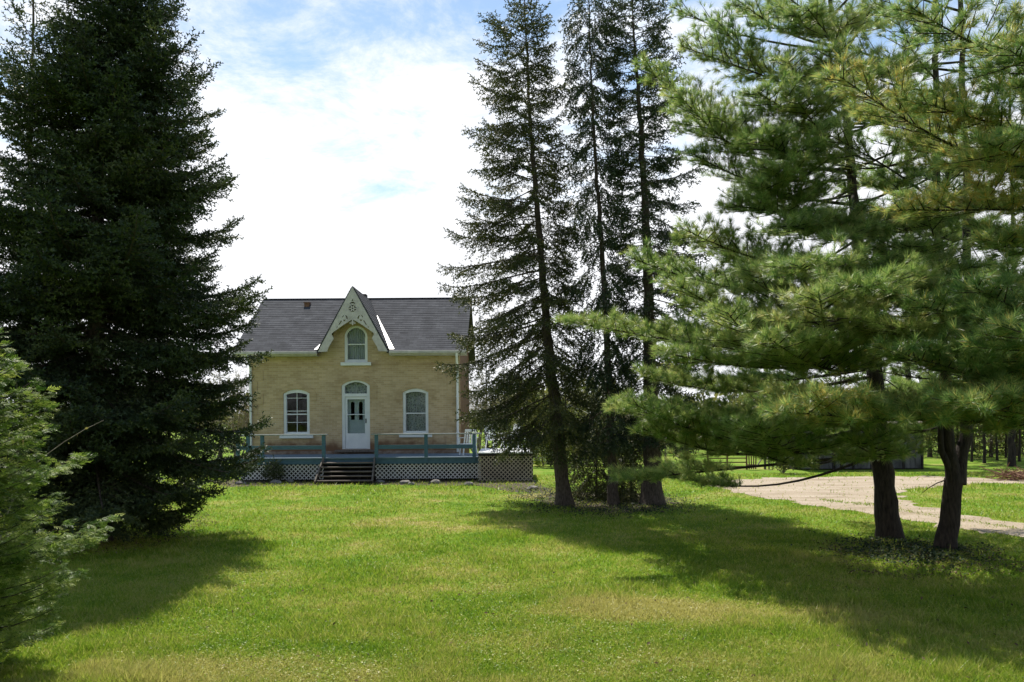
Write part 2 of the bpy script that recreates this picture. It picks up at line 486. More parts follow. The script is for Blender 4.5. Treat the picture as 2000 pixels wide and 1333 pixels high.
def mat_glass():
    m, N, L, b, o = new_mat('window_glass')
    N.remove(b)
    tr = N.new('ShaderNodeBsdfTransparent'); tr.inputs[0].default_value = (0.82, 0.86, 0.86, 1)
    gl = N.new('ShaderNodeBsdfGlossy'); gl.inputs['Roughness'].default_value = 0.03
    lw = N.new('ShaderNodeLayerWeight'); lw.inputs['Blend'].default_value = 0.22
    mr = nd(N, 'ShaderNodeMapRange'); mr.inputs['To Min'].default_value = 0.02; mr.inputs['To Max'].default_value = 0.3
    L.new(lw.outputs['Fresnel'], mr.inputs['Value'])
    n = nd(N, 'ShaderNodeTexNoise', Scale=2.5, Detail=2.0); tc = N.new('ShaderNodeTexCoord'); L.new(tc.outputs['Object'], n.inputs['Vector'])
    bp = nd(N, 'ShaderNodeBump', Strength=0.06, Distance=0.02); L.new(n.outputs['Fac'], bp.inputs['Height']); L.new(bp.outputs[0], gl.inputs['Normal'])
    s = N.new('ShaderNodeMixShader'); L.new(mr.outputs[0], s.inputs[0]); L.new(tr.outputs[0], s.inputs[1]); L.new(gl.outputs[0], s.inputs[2])
    L.new(s.outputs[0], o.inputs['Surface'])
    return m

def mat_lace():
    m, N, L, b, o = new_mat('lace_curtain')
    tc = N.new('ShaderNodeTexCoord')
    v = N.new('ShaderNodeTexVoronoi'); v.inputs['Scale'].default_value = 13.0; L.new(tc.outputs['Object'], v.inputs['Vector'])
    r = ramp(N, [(0.18, (0.30, 0.30, 0.30)), (0.5, (0.80, 0.80, 0.80))]); L.new(v.outputs['Distance'], r.inputs[0])
    b.inputs['Base Color'].default_value = (0.80, 0.78, 0.74, 1); b.inputs['Roughness'].default_value = 0.9
    t = N.new('ShaderNodeBsdfTransparent'); s = N.new('ShaderNodeMixShader')
    L.new(r.outputs[0], s.inputs[0]); L.new(t.outputs[0], s.inputs[1]); L.new(b.outputs[0], s.inputs[2]); L.new(s.outputs[0], o.inputs['Surface'])
    return m

M = {}
M['ground'] = mat_ground()
M['blades'] = mat_blades()
M['gravel'] = mat_gravel()
M['brick'] = mat_brick('buff_brick', (0.445, 0.335, 0.195), (0.57, 0.445, 0.28), (0.55, 0.475, 0.35))
M['brick_trim'] = mat_brick('buff_brick_trim', (0.43, 0.32, 0.18), (0.545, 0.42, 0.26), (0.47, 0.40, 0.285), stain=False)
M['brick_red'] = mat_brick('weathered_red_brick', (0.17, 0.085, 0.05), (0.22, 0.115, 0.07), (0.2, 0.15, 0.11))
M['rubble'] = noise_mat('rubble_foundation', (0.16, 0.10, 0.065), (0.36, 0.30, 0.25), 6.0, 0.95, 0.8)
M['shingle'] = mat_shingle()
M['white'] = noise_mat('white_paint', (0.66, 0.70, 0.72), (0.78, 0.81, 0.82), 3.0, 0.5, 0.0)
M['barge'] = noise_mat('weathered_white_paint', (0.42, 0.40, 0.385), (0.60, 0.58, 0.56), 5.0, 0.7, 0.1)
M['metal'] = noise_mat('pale_glare_flashing', (0.62, 0.64, 0.66), (0.75, 0.76, 0.78), 4.0, 0.35)
M['blue'] = noise_mat('blue_deck_paint', (0.050, 0.115, 0.160), (0.085, 0.170, 0.225), 5.0, 0.6, 0.15, (1, 1, 4))
M['bluegrey'] = noise_mat('worn_blue_deck_boards', (0.085, 0.14, 0.19), (0.19, 0.25, 0.30), 4.0, 0.6, 0.15, (0.6, 5, 1))
M['rail_cap'] = noise_mat('worn_rail_cap', (0.16, 0.20, 0.22), (0.34, 0.36, 0.36), 6.0, 0.6, 0.1, (1, 4, 4))
M['lattice'] = noise_mat('dirty_white_lattice', (0.56, 0.57, 0.56), (0.72, 0.73, 0.72), 2.5, 0.6)
M['lattice_tan'] = noise_mat('tan_lattice', (0.36, 0.31, 0.24), (0.52, 0.47, 0.38), 2.5, 0.6)
M['oldwood'] = noise_mat('grey_old_wood', (0.085, 0.07, 0.058), (0.19, 0.165, 0.14), 5.0, 0.85, 0.3, (3, 3, 0.6))
M['stepwood'] = noise_mat('dark_step_boards', (0.10, 0.078, 0.066), (0.20, 0.165, 0.145), 5.0, 0.75, 0.2, (0.6, 5, 5))
M['dark'] = noise_mat('dark_wood_and_shade', (0.018, 0.016, 0.014), (0.04, 0.035, 0.03), 5.0, 0.9)  # also stands in for shade behind the lattice and gable ornament
M['glass'] = mat_glass()
M['lace'] = mat_lace()
M['sheer'] = noise_mat('white_curtain', (0.55, 0.55, 0.56), (0.72, 0.72, 0.73), 3.0, 0.9, 0.3, (14, 1, 0.4))
M['blackmetal'] = noise_mat('black_metal', (0.02, 0.02, 0.02), (0.04, 0.04, 0.04), 8.0, 0.4)
M['spruce_bark'] = noise_mat('spruce_bark', (0.030, 0.024, 0.019), (0.13, 0.104, 0.085), 8.0, 0.95, 1.0, (4, 4, 1.2), bscale=9)
M['pine_bark'] = noise_mat('pine_bark', (0.012, 0.010, 0.009), (0.062, 0.048, 0.040), 7.0, 0.95, 1.0, (4, 4, 0.9), bscale=8)
M['grey_bark'] = noise_mat('grey_twig_bark', (0.13, 0.11, 0.09), (0.28, 0.25, 0.21), 6.0, 0.9, 0.4, (3, 3, 1))
M['pale_bark'] = noise_mat('pale_birch_bark', (0.30, 0.29, 0.27), (0.62, 0.60, 0.57), 3.0, 0.8, 0.2, (1, 1, 3))
M['spruce_dark'] = foliage_mat('dark_spruce_needles', [(0.1, (0.020, 0.036, 0.017)), (0.5, (0.042, 0.066, 0.027)), (0.9, (0.095, 0.115, 0.040))], 0.2)
M['spruce_mid'] = foliage_mat('olive_spruce_needles', [(0.1, (0.030, 0.046, 0.014)), (0.5, (0.068, 0.082, 0.026)), (0.9, (0.14, 0.135, 0.042))], 0.28)
M['pine'] = foliage_mat('white_pine_needles', [(0.0, (0.10, 0.215, 0.045)), (0.38, (0.25, 0.36, 0.085)), (0.72, (0.43, 0.49, 0.16)), (1.0, (0.58, 0.52, 0.18))], 0.55, 0.35, 0.35)
M['pine_yellow'] = foliage_mat('yellowed_pine_needles', [(0.0, (0.10, 0.215, 0.050)), (0.48, (0.235, 0.345, 0.095)), (0.78, (0.48, 0.48, 0.14)), (1.0, (0.60, 0.42, 0.10))], 0.58, 0.35, 0.35)
M['cedar'] = foliage_mat('cedar_sprays', [(0.0, (0.035, 0.085, 0.012)), (0.5, (0.145, 0.235, 0.032)), (1.0, (0.40, 0.45, 0.10))], 0.5, 0.45, 0.25, 1.4)
M['bush'] = foliage_mat('olive_bush_leaves', [(0.0, (0.05, 0.075, 0.016)), (0.5, (0.12, 0.145, 0.03)), (1.0, (0.25, 0.23, 0.065))], 0.4)
M['bud'] = foliage_mat('spring_buds', [(0.0, (0.13, 0.10, 0.045)), (0.5, (0.20, 0.17, 0.06)), (1.0, (0.28, 0.26, 0.08))], 0.4)
M['lime'] = foliage_mat('yellow_green_leaves', [(0.0, (0.12, 0.20, 0.02)), (0.5, (0.24, 0.33, 0.03)), (1.0, (0.38, 0.42, 0.06))], 0.4)
M['litter'] = foliage_mat('leaf_litter', [(0.0, (0.045, 0.03, 0.02)), (0.45, (0.11, 0.07, 0.045)), (0.75, (0.17, 0.12, 0.075)), (1.0, (0.25, 0.20, 0.14))], 0.2, 0.8, 0.1)
M['ivy'] = foliage_mat('dark_ground_cover', [(0.0, (0.012, 0.028, 0.014)), (0.6, (0.03, 0.055, 0.022)), (1.0, (0.06, 0.085, 0.03))], 0.2, 0.6, 0.15)
M['stone'] = noise_mat('fieldstone', (0.10, 0.092, 0.085), (0.27, 0.25, 0.225), 7.0, 0.9, 0.5)
M['earth'] = noise_mat('bare_earth_and_shade', (0.04, 0.032, 0.022), (0.10, 0.078, 0.052), 5.0, 0.95, 0.8)
M['plastic'] = noise_mat('white_plastic', (0.74, 0.75, 0.77), (0.82, 0.83, 0.84), 2.0, 0.35)
M['shed_sheet'] = noise_mat('weathered_grey_sheet', (0.035, 0.035, 0.037), (0.15, 0.15, 0.155), 2.2, 0.8, 0.3, (2, 2, 0.7))
M['rust'] = noise_mat('rusty_brown_paint', (0.12, 0.06, 0.035), (0.24, 0.13, 0.08), 6.0, 0.8)

# ------------------------------------------------------------------ ground, driveway
gx = np.array([-400, -150, -60, -30, -15, -5, 0, 5, 15, 30, 60, 150, 400.0])
gy = np.array([-120, -20, 0, 10, 20, 30, 45, 70, 120, 250, 900.0])
X, Yg = np.meshgrid(gx, gy, indexing='xy')
Vg = np.stack([X, Yg, np.zeros_like(X)], -1).reshape(-1, 3)
nx = len(gx)
Fg = np.array([(j * nx + i, j * nx + i + 1, (j + 1) * nx + i + 1, (j + 1) * nx + i) for j in range(len(gy) - 1) for i in range(nx - 1)])
o = link('ground', np_mesh('ground', Vg, Fg), M['ground'])
tag(o, 'flat green lawn and field running back to the horizon', 'ground', kind='structure')

rng = np.random.default_rng(11)
def rough_loop(px_pts, seg=0.25, amp=0.10, z=0.004, seed=1):
    """closed outline on the ground through photo places, with a ragged edge"""
    r_ = np.random.default_rng(seed)
    P = np.array([ground(*p)[:2] for p in px_pts])
    out = []
    for i in range(len(P)):
        a, b = P[i], P[(i + 1) % len(P)]
        n = max(1, int(np.linalg.norm(b - a) / seg))
        for t in range(n):
            out.append(a + (b - a) * t / n + r_.normal(0, amp, 2))
    return out

def sheet(name, loop, mat, z, label, cat):
    tris = tessellate_polygon([[Vector((x, y, 0)) for x, y in loop]])
    me = bpy.data.meshes.new(name)
    me.from_pydata([(x, y, z) for x, y in loop], [], [tuple(t) for t in tris])
    me.update()
    return tag(link(name, me, mat), label, cat, kind='structure')

drive_loop = rough_loop([(1375, 946), (1430, 938), (1500, 934), (1700, 931), (1850, 931), (1960, 937), (2300, 940), (2300, 947), (1940, 945), (1850, 949), (1760, 957), (1745, 968), (1775, 984),
                         (1840, 998), (1930, 1014), (2020, 1024), (2300, 1052), (2300, 1082), (2000, 1050), (1850, 1029), (1700, 1004), (1560, 984), (1470, 968), (1410, 956)], 0.22, 0.13, seed=4)
sheet('driveway', drive_loop, M['gravel'], 0.006, 'pale gravel driveway curving in from the right to the yard', 'driveway')
strip_loop = rough_loop([(1600, 975), (1700, 984), (1850, 1010), (2000, 1033), (2300, 1066), (2300, 1069), (2000, 1038), (1850, 1016), (1720, 992), (1610, 980)], 0.3, 0.05, seed=8)
bed_trio = rough_loop([(1010, 958), (1110, 948), (1260, 955), (1330, 975), (1335, 1000), (1200, 1012), (1080, 1005), (1010, 985)], 0.3, 0.10, seed=5)
bed_house = rough_loop([(400, 938), (620, 935), (1040, 938), (1085, 962), (1000, 962), (940, 950), (700, 947), (440, 952)], 0.3, 0.06, seed=6)  # right end takes the outline of the deck corner's cast shadow
sheet('deck_bed', bed_house, M['earth'], 0.006, 'bare earth along the lattice foot with painted corner shadow at right', 'soil')
bed_core = rough_loop([(1050, 972), (1120, 962), (1270, 962), (1318, 985), (1290, 1000), (1180, 1006), (1090, 998)], .2, .20, seed=15)  # dark sheet puts the shade under the spruces into the ground colour
sheet('soil', bed_core, M['earth'], .005, 'dark soil sheet with painted shade between the three tall spruces', 'soil')
bed_pine = rough_loop([(1640, 1075), (1720, 1058), (1880, 1066), (1900, 1085), (1850, 1102), (1720, 1100)], 0.25, 0.08, seed=7)

def inside(loop, x, y):
    px_, py_ = np.array(loop)[:, 0], np.array(loop)[:, 1]
    r_ = np.zeros(len(x), bool)
    n = len(px_)
    j = n - 1
    for i in range(n):
        c = ((py_[i] > y) != (py_[j] > y)) & (x < (px_[j] - px_[i]) * (y - py_[i]) / (py_[j] - py_[i] + 1e-12) + px_[i])
        r_ ^= c
        j = i
    return r_

# ------------------------------------------------------------------ house
YW = 31.4                         # front wall plane
def hw(px, py): p = at(px, py, YW); return p[0], p[2]
xL, xR = hw(488, 800)[0], hw(898, 800)[0]
zE = hw(693, 686)[1] - 0.02         # eave underside
YB = YW + 7.0
ridge_y = (YW + YB) / 2
zR = at(700, 584, ridge_y)[2]
house = empty('brick_farmhouse', ((xL + xR) / 2, YW, 0), 'buff brick farmhouse with steep centre gable, grey shingle roof and white trim', 'house')

def arch(cx, wd, zb, zs, rise, n=10):
    p = [(cx - wd / 2, zb), (cx + wd / 2, zb)]
    if rise <= 0: return p + [(cx + wd / 2, zs), (cx - wd / 2, zs)]
    h = wd / 2
    rad = (h * h + rise * rise) / (2 * rise)
    cz = zs + rise - rad
    a0 = math.asin(min(1, h / rad))
    if rise >= h: a0 = math.pi / 2
    for i in range(n + 1):
        a = a0 - 2 * a0 * i / n
        p.append((cx + rad * math.sin(a), cz + rad * math.cos(a)))
    return p

# openings (centre x, width, bottom, spring, rise)
def op(x0, x1, ybot, yspring, ytop):
    a, zb = hw(x0, ybot); b, _ = hw(x1, ybot)
    zs = hw((x0 + x1) / 2, yspring)[1]; zt = hw((x0 + x1) / 2, ytop)[1]
    return ((a + b) / 2, b - a, zb, zs, zt - zs)
OP_L = op(554, 605, 850, 769, 761)
OP_R = op(787, 837, 848, 767, 759)
OP_D = op(668, 723, 878, 753, 743)
OP_U = op(673, 718, 708, 659, 636.5)
cxG = hw(693, 600)[0]
zA = at(693, 561, YW - 0.4)[2]                # gable apex
half = lambda z: 0.553 * (zA - z)
zD0 = at(693, 684, YW - 0.4)[2]
outer = [(xL, 0), (xR, 0), (xR, zE + 0.12), (cxG + half(zE + .12) - .12, zE + 0.12), (cxG, zA - 0.22), (cxG - half(zE + .12) + .12, zE + 0.12), (xL, zE + 0.12)]
holes = [arch(*q) for q in (OP_L, OP_R, OP_D, OP_U)]
wall = MB().prism(outer, YW, YW + 0.3, holes)
wall.build('wall', M['brick'], house)
# side walls and back
s = MB()
s.box(xL, xL + 0.3, YW + 0.3, YB, 0, zE + 0.12); s.box(xL + 0.3, xR - 0.3, YB - 0.3, YB, 0, zE + 0.12)
for xa in (xL,):
    s.add([(xa, YW + .3, zE + .12), (xa, YB, zE + .12), (xa, ridge_y, zR - .25), (xa + .3, YW + .3, zE + .12), (xa + .3, YB, zE + .12), (xa + .3, ridge_y, zR - .25)], [(0, 1, 2), (3, 5, 4), (0, 2, 5, 3), (1, 4, 5, 2)])
s.build('wall', M['brick'], house)
s = MB()
s.box(xR - 0.3, xR, YW + 0.3, YB, 0, zE + 0.12)
xa = xR - .3
s.add([(xa, YW + .3, zE + .12), (xa, YB, zE + .12), (xa, ridge_y, zR - .25), (xa + .3, YW + .3, zE + .12), (xa + .3, YB, zE + .12), (xa + .3, ridge_y, zR - .25)], [(0, 1, 2), (3, 5, 4), (0, 2, 5, 3), (1, 4, 5, 2)])
o = s.build('wall', M['brick_red'], house); o['label'] = 'weathered reddish brick side wall'
o = MB().box(xL - .04, xR + .04, YW - .06, YW - 0.002, 0, 0.95).build('foundation', M['rubble'], house)
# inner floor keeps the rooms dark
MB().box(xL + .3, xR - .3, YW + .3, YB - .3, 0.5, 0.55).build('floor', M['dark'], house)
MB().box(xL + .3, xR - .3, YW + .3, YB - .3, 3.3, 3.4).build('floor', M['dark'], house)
# quoins
for side, xa in ((1, xL), (-1, xR)):
    q = MB(); z = 0.98; k = 0
    while z < zE - 0.55:
        wq = 0.52 if k % 2 == 0 else 0.30
        x0_, x1_ = (xa - 0.012, xa + wq) if side > 0 else (xa - wq, xa + 0.012)
        q.box(x0_, x1_, YW - 0.022, YW - 0.001, z + 0.008, z + 0.43)
        z += 0.445; k += 1
    q.build('quoin', M['brick_trim'], house)
# frieze course below the eave
MB().box(xL - .01, xR + .01, YW - 0.02, YW - 0.001, zE - 0.52, zE - 0.47).build('brick_course', M['brick_trim'], house)
# arched brick hoods
for (cx, wd, zb, zs, rise), stop in ((OP_L, 0.30), (OP_R, 0.30), (OP_D, 0.55), (OP_U, 0.05)):
    inn = arch(cx, wd + 0.03, zs - stop, zs, rise + 0.01, 14)[2:]
    h_ = wd / 2
    wide = 0.26 if rise < h_ * .8 else 0.2
    ext = arch(cx, wd + 0.03 + wide * 2, zs - stop, zs, rise * (1 + wide) + wide * 0.75, 14)[2:] if rise < h_ * .8 else arch(cx, wd + .03 + wide * 2, zs - stop, zs, h_ + wide, 14)[2:]
    poly = [(cx + wd / 2 + 0.015, zs - stop), (cx + wd / 2 + 0.015 + wide, zs - stop)] + ext + [(cx - wd / 2 - .015 - wide, zs - stop), (cx - wd / 2 - .015, zs - stop)] + list(reversed(inn))
    MB().prism(poly, YW - 0.02, YW - 0.001).build('window_hood', M['brick_trim'], house)

# main roof in shingle courses
xr0, xr1 = at(514, 584, ridge_y)[0], xR + 0.3
xr0 = min(xr0, xL - 0.3)
ye0 = YW - 0.38
ze0 = at(800, 684.5, ye0)[2]
def slope(y0, z0, y1, z1, n, xa, xb, mb):
    dy, dz = (y1 - y0) / n, (z1 - z0) / n
    nrm = Vector((0, -dz, dy)).normalized() if y1 > y0 else Vector((0, dz, -dy)).normalized()
    if nrm.z < 0: nrm = -nrm
    r_ = random.Random(3)
    for i in range(n):
        a = Vector((0, y0 + dy * i, z0 + dz * i)) + nrm * (0.013 + r_.uniform(-.002, .003)); b = Vector((0, y0 + dy * (i + 1), z0 + dz * (i + 1))) + nrm * 0.002
        a0 = Vector((0, y0 + dy * i, z0 + dz * i)) - nrm * 0.004
        mb.add([(xa, a.y, a.z), (xb, a.y, a.z), (xb, b.y, b.z), (xa, b.y, b.z), (xa, a0.y, a0.z), (xb, a0.y, a0.z)], [(0, 1, 2, 3), (4, 5, 1, 0)])
rf = MB()
nC = 28
for i in range(nC):
    za, zb_ = ze0 + (zR - ze0) * i / nC, ze0 + (zR - ze0) * (i + 1) / nC
    ya, yb_ = ye0 + (ridge_y - ye0) * i / nC, ye0 + (ridge_y - ye0) * (i + 1) / nC
    hh_ = max(0.02, half((za + zb_) / 2) - .03)
    slope(ya, za, yb_, zb_, 1, xr0, cxG - hh_, rf)
    slope(ya, za, yb_, zb_, 1, cxG + hh_, xr1, rf)
slope(2 * ridge_y - ye0, ze0, ridge_y, zR, 28, xr0, xr1, rf)
hE = half(ze0) - .06
for xa_, xb_, xt in ((xr0 + .01, cxG - hE, cxG - .05), (xr1 - .01, cxG + hE, cxG + .05)):
    P4 = [(xa_, ye0, ze0), (xb_, ye0, ze0), (xt, ridge_y, zR), (xa_, ridge_y, zR)]
    rf.add([(x, y, z - .012) for x, y, z in P4] + [(x, y, z - .10) for x, y, z in P4], [(0, 1, 2, 3), (4, 7, 6, 5), (0, 4, 5, 1), (1, 5, 6, 2), (3, 2, 6, 7), (0, 3, 7, 4)])
ya = 2 * ridge_y - ye0
P4 = [(xr0 + .01, ya, ze0), (xr1 - .01, ya, ze0), (xr1 - .01, ridge_y, zR), (xr0 + .01, ridge_y, zR)]
rf.add([(x, y, z - .012) for x, y, z in P4] + [(x, y, z - .10) for x, y, z in P4], [(0, 1, 2, 3), (4, 7, 6, 5), (0, 4, 5, 1), (1, 5, 6, 2), (3, 2, 6, 7), (0, 3, 7, 4)])
rf.bar((xr0, ridge_y, zR + .012), (xr1, ridge_y, zR + .012), 0.16, 0.018)
me_ = bpy.data.meshes.new('roof'); me_.from_pydata(rf.v, [], rf.f); me_.update()
roof = link('roof', me_, M['shingle'], house, True)
p = at(600, 595, ridge_y - 0.55)
MB().box(p[0] - .10, p[0] + .10, p[1] - .10, p[1] + .10, p[2] - .25, p[2] + .05).box(p[0] - .13, p[0] + .13, p[1] - .13, p[1] + .13, p[2] + .051, p[2] + .085).build('roof_vent', M['rust'], roof)
p = at(709, 586, ridge_y + .25)
MB().box(p[0] - .16, p[0] + .16, p[1] - .2, p[1] + .2, p[2] - .5, p[2] + .22).build('chimney', M['dark'], roof)

# fascia and gutter on each side of the gable
for a, b in ((xr0, cxG - half(zD0) - .05), (cxG + half(zD0) + .05, xr1)):
    g = MB(); g.box(a, b, ye0 - 0.035, ye0 + 0.0, ze0 - 0.17, ze0 - 0.005)
    g.box(a, b, ye0 - 0.12, ye0 - 0.036, ze0 - 0.115, ze0 - 0.02)
    g.box(a, b, ye0 + 0.001, YW - 0.001, ze0 - 0.19, ze0 - 0.172)
    g.build('gutter', M['barge'], house, bevel=0.006)
for xx in (xL + 0.06, xR - 0.08):
    d = MB()
    d.tube([(xx, ye0 - .06, ze0 - .11), (xx, ye0 - .05, ze0 - .25), (xx, YW - .09, ze0 - .62), (xx, YW - .08, ze0 - .75), (xx, YW - .08, 0.88)], [.045] * 5, 8)
    for zb in (1.6, 3.0): d.box(xx - .06, xx + .06, YW - .13, YW - .02, zb, zb + .03)
    d.build('downspout', M['white'], house)

# centre gable roof
yb = YW - 0.42
dr = MB()
zfoot = zD0
yback = ridge_y - 0.05
slope_t = (zR - ze0) / (ridge_y - ye0)
def main_y(z): return ye0 + (z - ze0) / slope_t
for sg in (-1, 1):
    xo = cxG + sg * (half(zfoot) + .035)
    n = 22
    for i in range(n):
        za, zb_ = zfoot + (zA + .03 - zfoot) * i / n, zfoot + (zA + .03 - zfoot) * (i + 1) / n
        xa_, xb_ = cxG + sg * (half(za) + .05), cxG + sg * (half(zb_) + .035)
        if i == n - 1: xb_ = cxG
        ya_, yb_ = main_y(za) + .35, main_y(zb_) + .35
        dr.add([(xa_, yb - .02, za), (xb_, yb - .02, zb_), (xb_, yb_, zb_), (xa_, ya_, za),
                (xa_ - sg * .035, yb - .02, za - .02), (xb_ - sg * .035, yb - .02, zb_ - .02), (xb_ - sg * .035, yb_, zb_ - .02), (xa_ - sg * .035, ya_, za - .02)],
               [(0, 1, 2, 3), (4, 7, 6, 5), (0, 4, 5, 1), (0, 3, 7, 4)])
dr.build('gable_roof', M['shingle'], house)
# valley metal where the gable meets the roof, paled to paint slope glare
for sg, wd in ((-1, 0.10), (1, 0.16)):
    fl = MB()
    for i in range(8):
        za, zb_ = zfoot + .0 + (1.55) * i / 8, zfoot + 1.55 * (i + 1) / 8
        xa_, xb_ = cxG + sg * (half(za) + .052), cxG + sg * (half(zb_) + .052)
        wa, wb = wd * (1.15 - i / 7.5), wd * (1.15 - (i + 1) / 7.5)
        fl.add([(xa_, main_y(za) - .03, za + .03), (xa_ + sg * max(wa, .02), main_y(za) - .03, za + .03), (xb_ + sg * max(wb, .02), main_y(zb_) - .03, zb_ + .03), (xb_, main_y(zb_) - .03, zb_ + .03)], [(0, 1, 2, 3)])
    fl.build('glare_flashing', M['metal'], house)

# bargeboard with pierced ornament
k = 0.00613
ap = lambda x, y: (cxG + x * k, zA - y * k)
outl = [ap(0, 0), ap(216, 400), ap(158, 398), ap(150, 372), ap(118, 318), ap(132, 290), ap(122, 280), ap(60, 236), ap(0, 200), ap(-60, 236), ap(-122, 280), ap(-132, 290), ap(-118, 318), ap(-150, 372), ap(-158, 398), ap(-216, 400)]
hl = []
for i in range(6):
    a = i * math.pi / 3 + math.pi / 6
    c0 = (0, 133)
    pt = lambda r_, t: ap(c0[0] + r_ * math.cos(t), c0[1] + r_ * math.sin(t))
    hl.append([pt(9, a), pt(28, a - .45), pt(20, a), pt(28, a + .45)])
hl.append([ap(5 * math.cos(t), 133 + 5 * math.sin(t)) for t in np.linspace(0, 2 * math.pi, 8, endpoint=False)])
hl.append([ap(26 * math.sin(t), 128 - 35 * math.cos(t)) for t in np.linspace(-.7, .7, 7)] + [ap(26 * math.sin(t), 128 - 27 * math.cos(t)) for t in np.linspace(.7, -.7, 7)])
hl.append([ap(0, 74), ap(7, 88), ap(0, 86), ap(-7, 88)])
for sg in (-1, 1):
    f = lambda x, y: ap(sg * x, y)
    hl.append([f(30, 190), f(36, 178), f(46, 176), f(40, 184), f(38, 196), f(32, 200)])
    hl.append([f(52, 172), f(62, 180), f(64, 192), f(57, 184)])
    hl.append([f(44, 200), f(52, 204), f(60, 200), f(54, 212), f(46, 210)])
    hl.append([f(64, 208), f(72, 208), f(88, 234), f(82, 234)])
    hl.append([f(92, 240), f(98, 246), f(102, 256), f(95, 250)])
brd = MB().prism(outl, yb - 0.04, yb, hl).build('bargeboard', M['barge'], house)
fin = MB()
fin.box(cxG - 4 * k, cxG + 4 * k, yb - .045, yb - .005, zA - 236 * k, zA - 197 * k)
for (y_, w_) in ((217, 12), (224, 19)): fin.box(cxG - w_ * k, cxG + w_ * k, yb - .04, yb - .01, zA - (y_ + 2.5) * k, zA - (y_ - 2.5) * k)
fin.build('finial', M['barge'], brd)
# soffit boards under the gable overhang, dark to paint shade behind the holes
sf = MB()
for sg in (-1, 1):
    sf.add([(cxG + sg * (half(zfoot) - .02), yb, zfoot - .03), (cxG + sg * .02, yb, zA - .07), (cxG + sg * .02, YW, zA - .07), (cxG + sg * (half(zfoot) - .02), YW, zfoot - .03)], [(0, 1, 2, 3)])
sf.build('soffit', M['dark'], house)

# windows: frame > sash, pane, sill, curtain
def window(opn, kind):
    cx, wd, zb, zs, rise = opn
    fw = 0.085
    yf = YW + 0.03
    fr = MB().prism(arch(cx, wd, zb, zs, rise, 12), yf, yf + 0.12, [arch(cx, wd - 2 * fw, zb + 0.06, zs - (0.05 if kind != 'round' else 0), max(rise - (0.08 if kind != 'round' else fw), 0.012), 12)])
    f = fr.build('window', M['white'], house, bevel=0.005)
    iw = wd - 2 * fw; z0, z1 = zb + .06, zs - (0.05 if kind != 'round' else 0)
    ir = max(rise - (0.08 if kind != 'round' else fw), 0.012)
    MB().prism(arch(cx, iw - .004, z0 + .002, z1, ir - .002, 12), yf + 0.085, yf + 0.089).build('pane', M['glass'], f)
    sa = MB()
    zt = z1 + ir
    zm = z0 + (zt - z0) * (0.47 if kind != 'round' else 0.5)
    sa.box(cx - iw / 2, cx + iw / 2, yf + .04, yf + .082, zm - .022, zm + .022)
    sa.box(cx - iw / 2, cx - iw / 2 + .03, yf + .042, yf + .08, z0, z1)
    sa.box(cx + iw / 2 - .03, cx + iw / 2, yf + .042, yf + .08, z0, z1)
    sa.box(cx - iw / 2, cx + iw / 2, yf + .044, yf + .079, z0, z0 + .05)
    if kind == 'grid':
        sa.box(cx - .011, cx + .011, yf + .05, yf + .078, z0, zt - .01)
        for t in (0.27, 0.87): sa.box(cx - iw / 2, cx + iw / 2, yf + .052, yf + .077, z0 + (zt - z0) * t - .010, z0 + (zt - z0) * t + .010)
        sa.box(cx - iw / 2, cx + iw / 2, yf + .052, yf + .077, zm + .11, zm + .135)
    sa.build('sash', M['white'], f)
    MB().box(cx - wd / 2 - .14, cx + wd / 2 + .14, YW - .085, YW + .03, zb - .13, zb - .005).build('sill', M['white'], f, bevel=0.01)
    if kind != 'grid':
        n = 90 if kind == 'lace' else 60
        V, F = [], []
        for i in range(n + 1):
            x = cx - iw / 2 + iw * i / n
            y = yf + 0.17 + 0.018 * math.sin(i * 0.9) + 0.008 * math.sin(i * 2.3)
            top = z1 + ir * math.sqrt(max(0, 1 - (2 * (x - cx) / iw) ** 2))
            V += [(x, y, z0), (x, y, top)]
        F = [(2 * i, 2 * i + 2, 2 * i + 3, 2 * i + 1) for i in range(n)]
        MB().add(V, F).build('curtain', M['lace'] if kind == 'lace' else M['sheer'], f, smooth=True)
    return f
window(OP_L, 'grid'); window(OP_R, 'lace'); window(OP_U, 'round')

# door: frame > door > panes, handle; transom
cx, wd, zb, zs, rise = OP_D
yf = YW + 0.03
z_tr = hw(695, 772)[1]
in_w = wd - 0.22
fr = MB().prism(arch(cx, wd, zb, zs, rise, 12), yf, yf + .12, [
    [(cx - in_w / 2, zb + .02), (cx + in_w / 2, zb + .02), (cx + in_w / 2, z_tr - .06), (cx - in_w / 2, z_tr - .06)],
    arch(cx, in_w, z_tr + .06, zs - .03, rise - .04, 12)])
dfr = fr.build('door_frame', M['white'], house, bevel=.005)
MB().prism(arch(cx, in_w - .004, z_tr + .062, zs - .03, rise - .042, 12), yf + .08, yf + .084).build('transom_pane', M['glass'], dfr)
V = []; n = 50
tm = MB()
for i in range(n + 1):
    x = cx - in_w / 2 + in_w * i / n
    V += [(x, yf + .15 + .012 * math.sin(i * 1.1), z_tr + .05), (x, yf + .15 + .012 * math.sin(i * 1.1), zs + rise)]
tm.add(V, [(2 * i, 2 * i + 2, 2 * i + 3, 2 * i + 1) for i in range(n)]).build('curtain', M['lace'], dfr, smooth=True)
d0, d1 = zb + .03, z_tr - .065
gz0, gz1 = hw(695, 847)[1], d1 - .10
dw = in_w - .012
dl = MB().prism([(cx - dw / 2, d0), (cx + dw / 2, d0), (cx + dw / 2, d1), (cx - dw / 2, d1)], yf + .035, yf + .08,
                [[(cx - dw / 2 + .09, gz0), (cx + dw / 2 - .09, gz0), (cx + dw / 2 - .09, gz1), (cx - dw / 2 + .09, gz1)]])
gm = hw(695, 810)[1]
